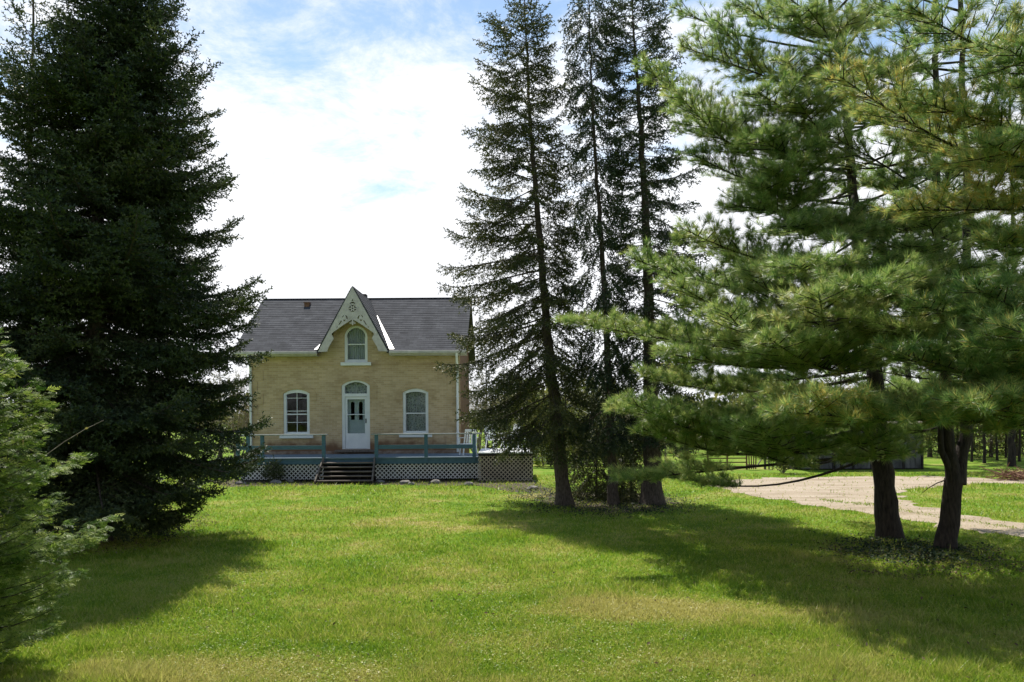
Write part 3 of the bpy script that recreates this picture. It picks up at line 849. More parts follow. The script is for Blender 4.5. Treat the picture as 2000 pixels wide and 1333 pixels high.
dl.box(cx - dw / 2 + .09, cx + dw / 2 - .09, yf + .04, yf + .075, gm - .015, gm + .015)
door = dl.build('door', M['white'], house, bevel=.004)
MB().box(cx - dw / 2 + .09, cx + dw / 2 - .09, yf + .056, yf + .060, gz0, gz1).build('pane', M['glass'], door)
# inner panelled door with two arched lights, seen through the storm glass
il = []
for sg in (-1, 1):
    il.append(arch(cx + sg * .155, .15, gz0 + .52, gz1 - .16, .075, 8))
MB().prism([(cx - dw / 2, d0), (cx + dw / 2, d0), (cx + dw / 2, d1), (cx - dw / 2, d1)], yf + .16, yf + .20, il).box(cx - .012, cx + .012, yf + .15, yf + .159, d0 + .2, d1 - .05).build('inner_door', M['white'], door)
MB().box(cx + dw / 2 - .065, cx + dw / 2 - .03, yf + .012, yf + .034, gm - .33, gm - .16).build('handle', M['blackmetal'], door)
MB().box(cx - wd / 2 - .22, cx + wd / 2 + .22, YW - .32, YW - .061, zb - .10, zb - .015).build('door_step', M['oldwood'], house, bevel=.008)

# ------------------------------------------------------------------ deck
YD = 28.6
zF = at(700, 894, YD)[2]                      # deck floor height
dxl, dxr = at(458, 894, YD)[0], at(938, 894, YD)[0]
deck = empty('deck', ((dxl + dxr) / 2, YD, 0), 'low wooden deck with blue railings and white lattice skirt before the house', 'deck')
fb = MB()
r_ = random.Random(5)
nb_ = 19
for i in range(nb_):
    y0_ = YD - .04 + (YW - .36 - YD + .04) * i / nb_; y1_ = YD - .04 + (YW - .36 - YD + .04) * (i + 1) / nb_ - .008
    fb.box(dxl, dxr, y0_, y1_, zF - .035, zF + r_.uniform(-.002, .002))
fb.build('floor', M['bluegrey'], deck)
MB().box(dxl, dxr, YW - .355, YW - .335, zF - .2, zF + .0).build('ledger', M['bluegrey'], deck)
sx0, sx1 = at(634, 900, YD)[0], at(731, 900, YD)[0]
for a, b in ((dxl, sx0), (sx0, sx1), (sx1, dxr)):
    MB().box(a + .002, b - .002, YD + (.0 if (a, b) != (sx0, sx1) else .02), YD + .04, zF - .23, zF - .036).build('fascia', M['blue'], deck)

def lattice(x0, x1, z0, z1, y, mat, parent, sp=.15, wd=.034, name='lattice_panel', square=False):
    mb = MB()
    H, W_ = z1 - z0, x1 - x0
    if square:
        for i in range(int(W_ / sp) + 1): mb.box(x0 + i * sp, x0 + i * sp + wd, y, y + .012, z0, z1)
        for j in range(int(H / sp) + 1): mb.box(x0, x1, y - .013, y - .001, z0 + j * sp, z0 + j * sp + wd)
    else:
        for lay, sg in ((0, 1), (1, -1)):
            t = -H
            while t < W_:
                a0, a1 = max(0, -t), min(H, W_ - t)
                if a1 - a0 > .02:
                    if sg > 0: p0, p1 = (x0 + t + a0, z0 + a0), (x0 + t + a1, z0 + a1)
                    else: p0, p1 = (x0 + t + a0, z1 - a0), (x0 + t + a1, z1 - a1)
                    yy = y + lay * .011
                    mb.bar((p0[0], yy, p0[1]), (p1[0], yy, p1[1]), .010, wd, up=Vector((p1[0] - p0[0], 0, p1[1] - p0[1])).cross(Vector((0, 1, 0))))
                t += sp
    return mb.build(name, mat, parent)
lattice(dxl, sx0 - .06, 0.09, zF - .19, YD + .05, M['lattice'], deck)
lattice(sx1 + .02, dxr + .0, 0.09, zF - .19, YD + .05, M['lattice'], deck)
# joists and dark framing below
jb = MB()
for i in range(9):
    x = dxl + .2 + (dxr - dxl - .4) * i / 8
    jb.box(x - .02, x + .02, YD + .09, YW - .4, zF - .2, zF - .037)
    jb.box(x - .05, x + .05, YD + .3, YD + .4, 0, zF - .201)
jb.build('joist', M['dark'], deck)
MB().box(dxl, dxr, YD + .9, YD + .93, 0, zF - .21).build('shade_board', M['dark'], deck)  # dark sheet behind the lattice, painted in for under-deck shade

def rail(parent, xs, x_end, zt):
    for x in xs:
        MB().box(x - .06, x + .06, YD - .03, YD + .07, zF - .2, zt - .03).build('post', M['blue'], parent, bevel=.006)
    MB().box(x_end[0], x_end[1], YD - .06, YD + .10, zt - .028, zt + .012).build('top_rail', M['rail_cap'], parent, bevel=.006)
    zc = zF + .36
    for a, b in zip(sorted(list(xs) + [x_end[0], x_end[1]])[:-1], sorted(list(xs) + [x_end[0], x_end[1]])[1:]):
        if b - a > .3: MB().box(a + .062, b - .062, YD + .0, YD + .04, zc - .07, zc + .07).build('mid_rail', M['blue'], parent)
zt = at(700, 848.5, YD)[2]
rail(deck, [at(p_, 870, YD)[0] for p_ in (464, 484, 512, 632)], (dxl, sx0 + .10), zt)
rail(deck, [at(p_, 870, YD)[0] for p_ in (735, 832, 926)], (sx1 - .1, dxr + .05), zt)
# stairs
st = MB()
for xx, sg in ((sx0 - .02, -1), (sx1 + .02, 1)):
    st.bar((xx, YD - .03, zF - .06), (xx + sg * .07, YD - 1.0, 0.03), .045, .22).build('stringer', M['oldwood'], deck); st = MB()
for i in range(5):
    t = (i + .7) / 5.3
    y_, z_ = YD - .05 - .93 * t, zF - .06 - (zF - .1) * t
    MB().box(sx0 - .0 - .05 * t, sx1 + .05 * t, y_ - .13, y_ + .13, z_ - .03, z_ + .008).build('tread', M['stepwood'], deck, bevel=.004)
# right platform
YP = 28.2
px0, px1 = at(934, 890, YP)[0], at(1041, 890, YP)[0]
zP = at(985, 884, YP)[2]
plat = empty('platform', ((px0 + px1) / 2, YP, 0), 'weathered platform beside the deck with tan lattice skirt, right of the house', 'platform')
fb = MB()
for i in range(20):
    y0_ = YP + 3.2 * i / 20
    fb.box(px0, px1, y0_, y0_ + .152, zP - .035, zP + r_.uniform(-.002, .002))
fb.build('floor', M['plastic'], plat)
MB().box(px0, px1, YP + .001, YP + .04, zP - .12, zP - .036).build('fascia', M['dark'], plat)
lattice(px0, px1, .02, zP - .1, YP + .045, M['lattice_tan'], plat, sp=.145, wd=.034)
MB().box(px0 + .05, px1 - .05, YP + .8, YP + .83, 0, zP - .05).box(px1 - .04, px1, YP + .09, YP + 3.1, 0, zP - .04).build('shade_board', M['dark'], plat)  # dark backing, shade below the platform put into its colour
MB().box(px1 - .11, px1, YP + .05, YP + .15, zP, zP + .9).build('post', M['oldwood'], plat)
rr = MB()
for i in range(7): rr.box(px1 - .9 + i * .11, px1 - .875 + i * .11, YP + 2.95, YP + 2.975, zP, zP + .5)
rr.box(px1 - .92, px1 - .1, YP + 2.94, YP + 2.98, zP + .5, zP + .54)
rr.build('balustrade', M['white'], plat)

# white plastic chairs on the deck end
def chair(loc, rz, label):
    t = empty('patio_chair', loc, label, 'chair', 'white patio chairs', 0)
    def part(name, mb):
        o = mb.build(name, M['plastic'], None, bevel=.008, world=False); o.parent = t; return o
    part('seat', MB().box(-.24, .24, -.23, .23, .38, .42))
    b = MB()
    b.bar((-.22, .22, .42), (-.2, .34, .9), .05, .03); b.bar((.22, .22, .42), (.2, .34, .9), .05, .03)
    b.bar((-.22, .34, .9), (.22, .34, .9), .03, .09)
    for i in range(4): b.bar((-.13 + i * .087, .235, .44), (-.12 + i * .08, .335, .88), .055, .02)
    part('backrest', b)
    for sg in (-1, 1):
        part('armrest', MB().bar((sg * .27, -.22, .62), (sg * .27, .27, .64), .06, .03).bar((sg * .27, -.2, .40), (sg * .27, -.2, .61), .04, .04))
        for ys in (-.2, .2): part('leg', MB().bar((sg * .22, ys, .38), (sg * .26, ys * 1.15, 0), .045, .045))
    t.rotation_euler = (0, 0, rz)
    return t
p = at(917, 862, 29.6); chair((p[0] - .05, 29.7, zF), R(200), 'white plastic chair near the downspout at the house corner')
p = at(967, 870, 29.6); chair((p[0], 29.3, zP), R(40), 'white plastic chair standing half hidden behind the spruce boughs')
p = at(990, 870, 30.2); chair((p[0] + .1, 30.4, zP), R(-60), 'white plastic chair nearest the dark platform post')

# ------------------------------------------------------------------ stones at the foot of the lattice
def rock(seed, sx, sy, sz):
    import bmesh
    r2 = random.Random(seed)
    bm = bmesh.new(); bmesh.ops.create_icosphere(bm, subdivisions=2, radius=1)
    for v in bm.verts:
        f = 1 + r2.uniform(-.16, .16)
        v.co = Vector((v.co.x * sx * f, v.co.y * sy * f, max(v.co.z, -.4) * sz * f))
    me = bpy.data.meshes.new('stone'); bm.to_mesh(me); bm.free()
    return me
for i, (px, py, s_) in enumerate(((470, 947, .14), (538, 946, .16), (566, 943, .12), (742, 944, .12), (791, 946, .15), (803, 948, .10), (850, 946, .16), (915, 949, .15), (1040, 957, .14), (1032, 938, .13))):
    g = ground(px, py)
    o = link('stone', rock(i, s_ * 1.3, s_, s_ * .75), M['stone'])
    o.location = (g[0], g[1], .03)
    tag(o, 'grey fieldstone lying at the edge of the grass before the lattice', 'stone', 'stones along the foot of the deck')

# ------------------------------------------------------------------ foliage machinery
def unit(a): return a / (np.linalg.norm(a, axis=-1, keepdims=True) + 1e-9)

def frames(D, rg):
    """orthonormal frames whose x axis is D, random roll"""
    D = unit(D)
    h = unit(rg.normal(size=D.shape))
    A = unit(np.cross(D, h)); B = np.cross(D, A)
    return np.stack([D, A, B], -1)

_jit = np.random.default_rng(999)
def place(tb, tmpl, P, Fm, sc, tint, jit=.12):
    """stamp a template (T,3,3) at every P with frame Fm and scale sc"""
    if not len(P): return
    V = np.einsum('kij,tvj->ktvi', Fm, tmpl) * sc[:, None, None, None] + P[:, None, None, :]
    tb.soup(V.reshape(-1, 3, 3), np.clip(np.repeat(tint, len(tmpl)) + _jit.normal(0, jit, len(P) * len(tmpl)), 0, 1))

def needle_twig(n, r_out, fwd, wid, rg):
    """unit-length bottle-brush twig along +x"""
    T = []
    for i in range(n):
        x = (i + .5) / n * .95
        a = i * 2.4 + rg.uniform(-.4, .4)
        o_ = np.array((0, math.cos(a), math.sin(a)))
        ln = r_out * rg.uniform(.75, 1.15) * (1 - .35 * (x ** 3))
        tip = np.array((x + fwd * ln, 0, 0)) + o_ * ln
        T.append([np.array((x - wid, 0, 0)), np.array((x + wid, 0, 0)), tip])
    T.append([np.array((0, .02, 0)), np.array((0, -.02, 0)), np.array((1.12, 0, 0))])
    return np.array(T)

def tuft(n, rg, spread=1.15, wid=.018):
    """unit-length pine tuft opening along +x"""
    T = []
    for i in range(n):
        a = rg.uniform(0, 2 * math.pi); th = spread * math.sqrt(rg.uniform(.02, 1))
        d = np.array((math.cos(th), math.sin(th) * math.cos(a), math.sin(th) * math.sin(a)))
        s_ = np.array((0, -math.sin(a), math.cos(a))) * wid
        L_ = rg.uniform(.75, 1.05)
        b0 = np.array((rg.uniform(-.35, .1), 0, 0))
        T.append([b0 + s_, b0 - s_, b0 + d * L_ + np.array((0, 0, -.10 * L_ * L_))])
    return np.array(T)

def frond(n, rg):
    """flat fan spray of a cedar along +x, unit length"""
    T = []
    for i in range(n):
        x = .08 + .9 * i / n
        for sg in (-1, 1):
            l_ = (.42 * (1 - x) + .10) * rg.uniform(.8, 1.15)
            ang = .75
            d = np.array((math.cos(ang), sg * math.sin(ang), 0)); nrm = np.array((-d[1], d[0], 0))
            zz = np.array((0, 0, rg.uniform(-.06, .04)))
            b0 = np.array((x, 0, 0))
            T.append([b0, b0 + d * l_ * .5 + nrm * .035 + zz, b0 + d * l_ + zz * 2]); T.append([b0, b0 + d * l_ + zz * 2, b0 + d * l_ * .5 - nrm * .035 + zz])
    T.append([np.array((0, .012, 0)), np.array((0, -.012, 0)), np.array((1.08, 0, 0))])
    return np.array(T)

def poly_at(P, z):
    """x, y of a trunk polyline at height z"""
    P = np.asarray(P)
    return np.array([np.interp(z, P[:, 2], P[:, 0]), np.interp(z, P[:, 2], P[:, 1]), z])

def trunk(tb, P, r0, r1, rg, k=12, flare=.45, seg=.25):
    P = np.asarray(P, float)
    zs = np.arange(P[0, 2] - .05, P[-1, 2], seg)
    Q = np.array([poly_at(P, z) for z in zs])
    t = (zs - zs[0]) / (zs[-1] - zs[0])
    rad = r0 + (r1 - r0) * t ** .72
    rad = rad * (1 + flare * np.exp(-(zs - zs[0]) / .28)) * (1 + rg.normal(0, .025, len(zs)))
    Q[:, :2] += rg.normal(0, .012, (len(zs), 2)) * (t[:, None] > .03)
    V, F = tube_np(Q, rad, k)
    V = V.reshape(len(zs), k, 3)
    V = Q[:, None] + (V - Q[:, None]) * (1 + rg.normal(0, .035, (len(zs), k, 1)))
    tb.V.append(V.reshape(-1, 3)); tb.F.append(np.concatenate([F[:, [0, 1, 2]], F[:, [0, 2, 3]]]) + tb.n)
    tb.T.append(np.full(len(zs) * k, .5)); tb.n += len(zs) * k

def spruce_branch(wood, leaf, org, phi, L, shp, rg, tmpl, sp=.13, sec=.42, tw=.065, twl=.15, drop=.15, hang=0.0, bare=.22, r_w=.018, wob=.08):
    a, b, c = shp
    n = 9
    s = np.linspace(0, 1, n)
    dirh = np.array((math.cos(phi), math.sin(phi), 0)); side = np.array((-dirh[1], dirh[0], 0))
    bend = rg.normal(0, wob)
    axis = lambda s_: org + dirh * (L * s_)[:, None] + side * (bend * L * s_ ** 2)[:, None] + np.array((0, 0, 1.0)) * (L * (a * s_ + b * s_ ** 2 + c * s_ ** 4))[:, None]
    A = axis(s)
    wood.tube(A, (r_w * (1 - .85 * s) + .003) * max(.5, min(1.6, L / 2)), 5)
    m = max(4, int(L * (1 - bare) / sp * 2))
    u = bare + (1 - bare) * (np.arange(m) + rg.uniform(0, .8, m)) / m
    u = np.clip(u, 0, .995)
    P0 = axis(u); Tn = unit(axis(np.clip(u + .02, 0, 1.02)) - axis(u - .02))
    sg = np.where(np.arange(m) % 2 == 0, 1, -1)
    ang = sg * np.radians(rg.normal(55, 12, m))
    ca, sa = np.cos(ang), np.sin(ang)
    Dx = Tn[:, 0] * ca - Tn[:, 1] * sa; Dy = Tn[:, 0] * sa + Tn[:, 1] * ca
    D = unit(np.stack([Dx, Dy, Tn[:, 2] * .7 + rg.normal(-drop * .4, .12, m)], -1))
    ln = L * sec * (1 - u) ** .75 * (.35 + .65 * np.minimum(1, u / .5)) * rg.uniform(.55, 1.15, m) + .10
    q = max(2, int(ln.max() / tw) + 1)
    uu = (np.arange(q) + .4) * tw
    U = uu[None, :] + rg.uniform(-.3, .3, (m, q)) * tw
    mask = (U < ln[:, None]) & (U > 0.0)
    pos = P0[:, None] + D[:, None] * U[..., None]
    pos[..., 2] -= drop * U ** 2 / np.maximum(ln[:, None], .2) + hang * U * rg.uniform(.2, 1.0, (m, q))
    sg2 = np.where((np.arange(q) % 2)[None] == 0, 1, -1) * np.ones((m, 1))
    an2 = sg2 * np.radians(rg.normal(38, 14, (m, q)))
    c2, s2 = np.cos(an2), np.sin(an2)
    TD = np.stack([D[:, None, 0] * c2 - D[:, None, 1] * s2, D[:, None, 0] * s2 + D[:, None, 1] * c2, D[:, None, 2] * np.ones((m, q)) - hang * 1.3], -1)
    TD += rg.normal(0, .22, TD.shape)
    # leader twigs along the axis tip
    k = max(3, int(L * .5 / tw))
    ua = 1 - .5 * np.arange(k) / k
    PA = axis(ua); TA = unit(axis(np.clip(ua, 0, 1) + .02) - axis(ua - .02)) + rg.normal(0, .35, (k, 3))
    P = np.concatenate([pos[mask], PA]); Dd = np.concatenate([TD[mask], TA])
    tb_t = np.clip(rg.normal(.5, .05) + rg.normal(0, .12, len(P)), 0, 1)
    place(leaf, tmpl, P, frames(Dd, rg), twl * rg.uniform(.75, 1.2, len(P)), tb_t)
    # secondary wood
    big = np.where(ln > .35)[0]
    for i in big[::2]:
        t_ = np.array((0, .5, 1.0)) * ln[i] * .85
        Q = P0[i] + D[i] * t_[:, None]; Q[:, 2] -= drop * t_ ** 2 / max(ln[i], .2)
        wood.tube(Q, (.006, .005, .003), 3)

def spruce(name, label, cat, P, r0, prof, z0, z1, nb, mats, rg, tmpl, group=None, shape=None, parent=None, phis=None, **kw):
    P = np.asarray(P, float)
    t = empty(name, P[0], label, cat, group)
    wood, leaf = TB(), TB()
    trunk(wood, P, r0, .012, rg)
    for i in range(nb):
        f = (i + rg.uniform(0, 1)) / nb
        z = z0 + (z1 - z0) * f ** .92
        phi = (i * 2.39996 + rg.normal(0, .35)) % (2 * math.pi)
        L = prof(z, phi) * rg.uniform(.72, 1.02)
        if L < .12: continue
        shp = shape(f, rg)
        spruce_branch(wood, leaf, poly_at(P, z), phi, L, shp, rg, tmpl, **kw)
    # leader
    k = 14
    zz = np.linspace(max(z0, P[-1, 2] - .9), P[-1, 2], k)
    PP = np.array([poly_at(P, z) for z in zz]); DD = rg.normal(0, .5, (k, 3)); DD[:, 2] += 1.0
    place(leaf, tmpl, PP, frames(DD, rg), np.full(k, .16), np.full(k, .5))
    wood.build('trunk', mats[0], t, smooth=True)
    leaf.build('crown', mats[1], t)
    return t

def dirmix(phi, right, left, front):
    """lateral blend of profile lengths by azimuth: +x right, -x left, y front and back"""
    c_, s_ = math.cos(phi), abs(math.sin(phi))
    side = right if c_ > 0 else left
    return side * abs(c_) ** 1.2 + front * (1 - abs(c_) ** 1.2)

TW = needle_twig(9, .26, .75, .085, np.random.default_rng(1))
TW_S = needle_twig(6, .28, .7, .13, np.random.default_rng(2))

# big dark spruce, left
DB = 15.5
pb = [at(186, 1054, DB), at(186, 800, DB), at(188, 500, DB), at(205, 200, DB), at(220, 0, DB), at(228, -190, DB)]
pb[0][2] = 0
zpx = lambda y: at(200, y, DB)[2]
zk = np.array([zpx(y) for y in (1020, 960, 920, 870, 800, 740, 640, 530, 480, 400, 330, 200, 150, 60, 0, -100, -185)])
rk = np.array([1.5, 1.9, 2.5, 3.1, 3.05, 3.05, 3.25, 3.15, 3.05, 2.8, 2.45, 2.3, 1.75, 1.5, 1.05, .6, .12])
def prof_big(z, phi):
    base = np.interp(z, zk, rk)
    return dirmix(phi, base * (1.02 if z < 3.6 else .97), base * (.92 if z < 6 else .74), base * .85) * (1.0 + .10 * math.sin(z * 3.1 + phi * 2))
def shape_big(f, rg):
    a = -.30 + .75 * f ** 1.3 + rg.normal(0, .07)
    return (a, -.10 + rg.normal(0, .05), .26 + rg.normal(0, .05))
spruce('spruce_tree', 'huge dark spruce with boughs sweeping to the lawn, left of the house', 'tree', pb, .24, prof_big, .55, 11.9, 380,
       (M['spruce_bark'], M['spruce_dark']), np.random.default_rng(21), TW_S, shape=shape_big, sp=.095, sec=.44, tw=.055, twl=.18, drop=.2, bare=.10, r_w=.02)
# a second one behind it at the left edge
D2 = 18.5
p2 = [at(45, 1008, D2), at(50, 700, D2), at(60, 300, D2), at(66, -60, D2)]; p2[0][2] = 0
spruce('spruce_tree', 'half hidden spruce at the left edge behind the huge dark spruce', 'tree', p2, .18,
       lambda z, phi: np.interp(z, (0.6, 2, 5, 9, 11.8), (2.0, 2.4, 2.2, 1.5, .2)), .7, 12.2, 70,
       (M['spruce_bark'], M['spruce_mid']), np.random.default_rng(22), TW_S, shape=shape_big, sp=.17, sec=.44, tw=.10, twl=.17, drop=.3, hang=.3, bare=.3)

# the three tall spruces
DT = 21.0
zt_ = lambda y: at(1100, y, DT)[2]
def T(pts):
    q = [at(x, y, DT) for x, y in pts]; q[0][2] = 0; return q
t1 = T([(1103, 985), (1090, 850), (1073, 700), (1057, 500), (1036, 250), (1026, 50), (1024, -12)])
z1k = np.array([zt_(y) for y in (870, 840, 790, 740, 640, 560, 500, 430, 300, 190, 100, 40, 0)])
l1 = np.array([1.7, 2.6, 2.85, 2.7, 2.7, 2.6, 2.5, 2.6, 2.0, 1.65, 1.3, .6, .15])
r1_ = np.array([.6, 1.0, 1.1, 1.1, 1.0, .95, .9, .95, .9, .9, .8, .5, .15])
def shape_open(f, rg):
    a = -.40 + 1.0 * f ** 1.1 + rg.normal(0, .12)
    return (a, -.25 + rg.normal(0, .1), .22)
spruce('spruce_tree', 'leftmost of the three tall spruces, leaning left with fuller left side', 'tree', t1, .20,
       lambda z, phi: dirmix(phi, np.interp(z, z1k, r1_), np.interp(z, z1k, l1), np.interp(z, z1k, r1_) * .6 + np.interp(z, z1k, l1) * .4), 1.95, 13.0, 200,
       (M['spruce_bark'], M['spruce_mid']), np.random.default_rng(31), TW_S, group='three tall spruces right of the house', shape=shape_open, sp=.105, sec=.41, tw=.062, twl=.185, drop=.35, hang=.25, bare=.27, r_w=.018)
t2 = T([(1198, 985), (1192, 800), (1183, 600), (1165, 350), (1152, 90), (1150, -8)])
def shape_droop(f, rg):
    return (-.55 + 1.1 * f ** 1.5 + rg.normal(0, .12), -.35 + rg.normal(0, .1), .15)
spruce('spruce_tree', 'thinnest middle one of the three tall spruces with drooping shoots', 'tree', t2, .135,
       lambda z, phi: dirmix(phi, np.interp(z, (1, 4, 8, 11, 12, 13.2), (1.0, 1.0, .85, .75, .75, .12)), np.interp(z, (1, 4, 8, 11, 12, 13.2), (1.1, 1.05, .95, .8, .8, .12)), .9) * (.55 + .6 * abs(math.sin(z * 1.9))), 1.6, 13.0, 150,
       (M['spruce_bark'], M['spruce_dark']), np.random.default_rng(32), TW_S, group='three tall spruces right of the house', shape=shape_droop, sp=.10, sec=.5, tw=.055, twl=.19, drop=.4, hang=.8, bare=.25, r_w=.016)
t3 = T([(1274, 990), (1272, 800), (1266, 560), (1260, 400), (1246, 180), (1236, 30), (1234, -20)])
z3k = np.array([zt_(y) for y in (900, 800, 640, 500, 400, 300, 130, 40, 0)])
spruce('spruce_tree', 'rightmost of the three tall spruces, thick dark trunk with long bare limbs', 'tree', t3, .27,
       lambda z, phi: dirmix(phi, np.interp(z, z3k, (1.2, 1.6, 1.7, 1.7, 1.75, 1.2, 1.15, .9, .2)), np.interp(z, z3k, (.9, .9, 1.0, 1.0, 1.0, 1.0, 1.0, .9, .2)), 1.1), 1.8, 13.1, 190,
       (M['spruce_bark'], M['spruce_dark']), np.random.default_rng(33), TW_S, group='three tall spruces right of the house', shape=shape_open, sp=.105, sec=.46, tw=.06, twl=.19, drop=.3, hang=.2, bare=.3, r_w=.02)

# ------------------------------------------------------------------ white pines
TF = tuft(26, np.random.default_rng(5), 1.15, .026)
def pine_branch(wood, leaf, p, q, rg, sag=.06, rise=.0, r_b=.05, start=.35, sp=.15, step=.075, tl=.15, sec=.38, tint0=.45, sub_up=.12):
    p, q = np.asarray(p, float), np.asarray(q, float)
    L = np.linalg.norm(q - p)
    s = np.linspace(0, 1, 12)
    bend = rg.normal(0, .04, 3) * L
    def axis(s_):
        A = p + (q - p) * s_[:, None]
        A = A + bend * (np.sin(s_ * math.pi))[:, None]
        A[:, 2] += -sag * L * np.sin(s_ * math.pi) + rise * L * (s_ ** 3 - s_)
        return A
    wood.tube(axis(s), r_b * .62 * (1 - .9 * s) + .004, 6)
    m = max(5, int(L * (1 - start) / sp * 2))
    u = np.clip(start + (1 - start) * (np.arange(m) + rg.uniform(0, .9, m)) / m, 0, .99)
    P0 = axis(u); Tn = unit(axis(u + .02) - axis(u - .02))
    sg = np.where(np.arange(m) % 2 == 0, 1, -1)
    ang = sg * np.radians(rg.normal(48, 13, m)); ca, sa = np.cos(ang), np.sin(ang)
    D = unit(np.stack([Tn[:, 0] * ca - Tn[:, 1] * sa, Tn[:, 0] * sa + Tn[:, 1] * ca, Tn[:, 2] * .6 + rg.normal(sub_up, .16, m)], -1))
    ln = (min(L, 5) * sec * (1 - u) ** .6 * (.5 + .5 * np.minimum(1, (u - start + .05) / .3)) + .16) * rg.uniform(.55, 1.15, m)
    qn = max(2, int(ln.max() / step) + 1)
    U = (np.arange(qn)[None] + rg.uniform(0, 1, (m, qn))) * step
    mask = (U < ln[:, None]) & (U > ln[:, None] * .18)
    PT, DT_ = [], []
    for rep in range(2):
        off = rg.normal(0, .055, (m, qn, 3)); off[..., 2] = np.abs(off[..., 2]) * .9
        pos = P0[:, None] + D[:, None] * U[..., None] + off
        pos[..., 2] += .10 * U ** 2
        dd = D[:, None] * 1.0 + off * 11 + np.array((0, 0, .30)) + rg.normal(0, .25, (m, qn, 3))
        PT.append(pos[mask]); DT_.append(dd[mask])
    end = P0 + D * ln[:, None]; end[:, 2] += .10 * ln ** 2
    PT.append(end); DT_.append(D + np.array((0, 0, .25)))
    k = max(4, int(L * .35 / step)); ua = 1 - .35 * np.arange(k) / k
    PT.append(axis(ua)); DT_.append(unit(axis(ua + .02) - axis(ua - .02)) + rg.normal(0, .3, (k, 3)) + np.array((0, 0, .35)))
    P, Dd = np.concatenate(PT), np.concatenate(DT_)
    tint = np.clip(tint0 + rg.normal(0, .06) + rg.normal(0, .13, len(P)), 0, 1)
    place(leaf, TF, P, frames(Dd, rg), tl * rg.uniform(.7, 1.15, len(P)), tint, .22)
    for i in range(m):
        t_ = np.array((0, .5, 1.0)) * ln[i]
        Q = P0[i] + D[i] * t_[:, None]; Q[:, 2] += .10 * t_ ** 2
        wood.tube(Q, (.010, .007, .003), 3)

def stub(wood, p, phi, L, rg):
    """short dead limb"""
    s = np.linspace(0, 1, 5)
    Q = p + np.stack([math.cos(phi) * L * s, math.sin(phi) * L * s, L * (rg.uniform(-.3, .5) * s + rg.normal(0, .2) * s ** 2)], -1)
    wood.tube(Q, .012 * (1 - .8 * s) + .002, 4)

def Pn(D, pts):
    q = [at(x, y, D) for x, y in pts]; q[0][2] = 0; return q
rgp = np.random.default_rng(41)
DA = 15.3
pa = Pn(DA, [(1737, 1056), (1728, 950), (1718, 860), (1706, 690), (1690, 560), (1668, 400), (1655, 250), (1640, 130), (1622, 0), (1614, -80), (1608, -150)])
ta = empty('pine_tree', pa[0], 'large white pine with thick straight trunk and long layered boughs over the drive', 'tree')
wood, leaf = TB(), TB()
trunk(wood, pa, .218, .02, rgp, 16, flare=.28)
pz = lambda y: poly_at(pa, at(1700, y, DA)[2])
limbs = [  # from trunk height (photo y), tip (photo x, y), tip depth, start of needles, base radius
    (862, 1255, 838, 14.2, .5, .05), (855, 1420, 842, 12.8, .5, .045), (850, 1560, 838, 11.6, .5, .045), (830, 1240, 790, 13.4, .4, .05), (889, 1205, 938, 15.0, .55, .062), (885, 1290, 925, 16.4, .6, .045), (868, 1195, 800, 14.2, .5, .06), (800, 1330, 820, 13.5, .5, .05), (735, 1255, 735, 14.2, .4, .06), (705, 1105, 625, 13.6, .35, .07),
    (690, 1300, 690, 12.3, .4, .05), (660, 1330, 560, 12.6, .4, .055), (600, 1420, 610, 11.2, .4, .05), (560, 1235, 505, 14.0, .4, .05), (520, 1340, 450, 13.2, .4, .05), (450, 1430, 400, 13, .45, .04),
    (400, 1350, 300, 14.2, .45, .05), (340, 1260, 130, 14.6, .4, .05), (330, 1330, 190, 13.3, .45, .045), (300, 1480, 270, 12.5, .4, .04), (230, 1330, 90, 14.8, .4, .04), (150, 1400, 40, 14.4, .4, .04), (90, 1440, 0, 14.6, .4, .04),
    (700, 1500, 660, 10.2, .4, .055), (690, 1600, 575, 9.7, .4, .055), (640, 1690, 560, 9.6, .4, .055), (660, 1760, 640, 9.9, .4, .05), (560, 1560, 520, 10.6, .4, .045), (850, 1480, 830, 11.2, .45, .05), (820, 1600, 790, 10.6, .45, .05), (600, 1480, 530, 11.6, .4, .05), (620, 1820, 560, 11, .4, .05),
    (840, 1700, 850, 11.4, .5, .045), (690, 1920, 620, 12.5, .4, .06), (600, 1900, 520, 12.5, .4, .05), (480, 1850, 430, 13, .4, .05), (400, 1790, 330, 12.8, .45, .045), (330, 1830, 250, 14.2, .45, .045), (260, 1760, 150, 13.4, .45, .04), (200, 1800, 60, 14.5, .45, .04), (120, 1720, -20, 14, .4, .04), (420, 1540, 440, 12.2, .45, .04), (300, 1560, 200, 12.8, .45, .04), (380, 1640, 470, 11.8, .45, .04), (180, 1540, 120, 13, .4, .035), (50, 1500, -40, 14.4, .35, .035), (350, 1500, 330, 12.5, .35, .04), (250, 1790, 215, 12.5, .4, .04), (150, 1620, 100, 12.4, .35, .035), (60, 1560, 30, 13, .3, .03), (450, 1820, 400, 12.0, .45, .04), (100, 1780, 120, 12.8, .3, .03), (300, 1400, 230, 13.4, .35, .04), (200, 1480, 180, 12.8, .35, .035), (380, 1480, 360, 12.6, .4, .04), (20, 1660, 40, 13.2, .3, .03), (500, 1780, 480, 11.5, .4, .04), (560, 1640, 520, 11, .4, .04), (30, 1740, -100, 14.6, .35, .035)]
for y, tx, ty, td, stt, rb in limbs:
    lo = y > 884
    pine_branch(wood, leaf, pz(y), at(tx, ty, td), rgp, sag=.0 if lo else .035, rise=.02 if lo else .06, sec=.31 if lo else .36, r_b=rb, start=stt, tint0=.42)
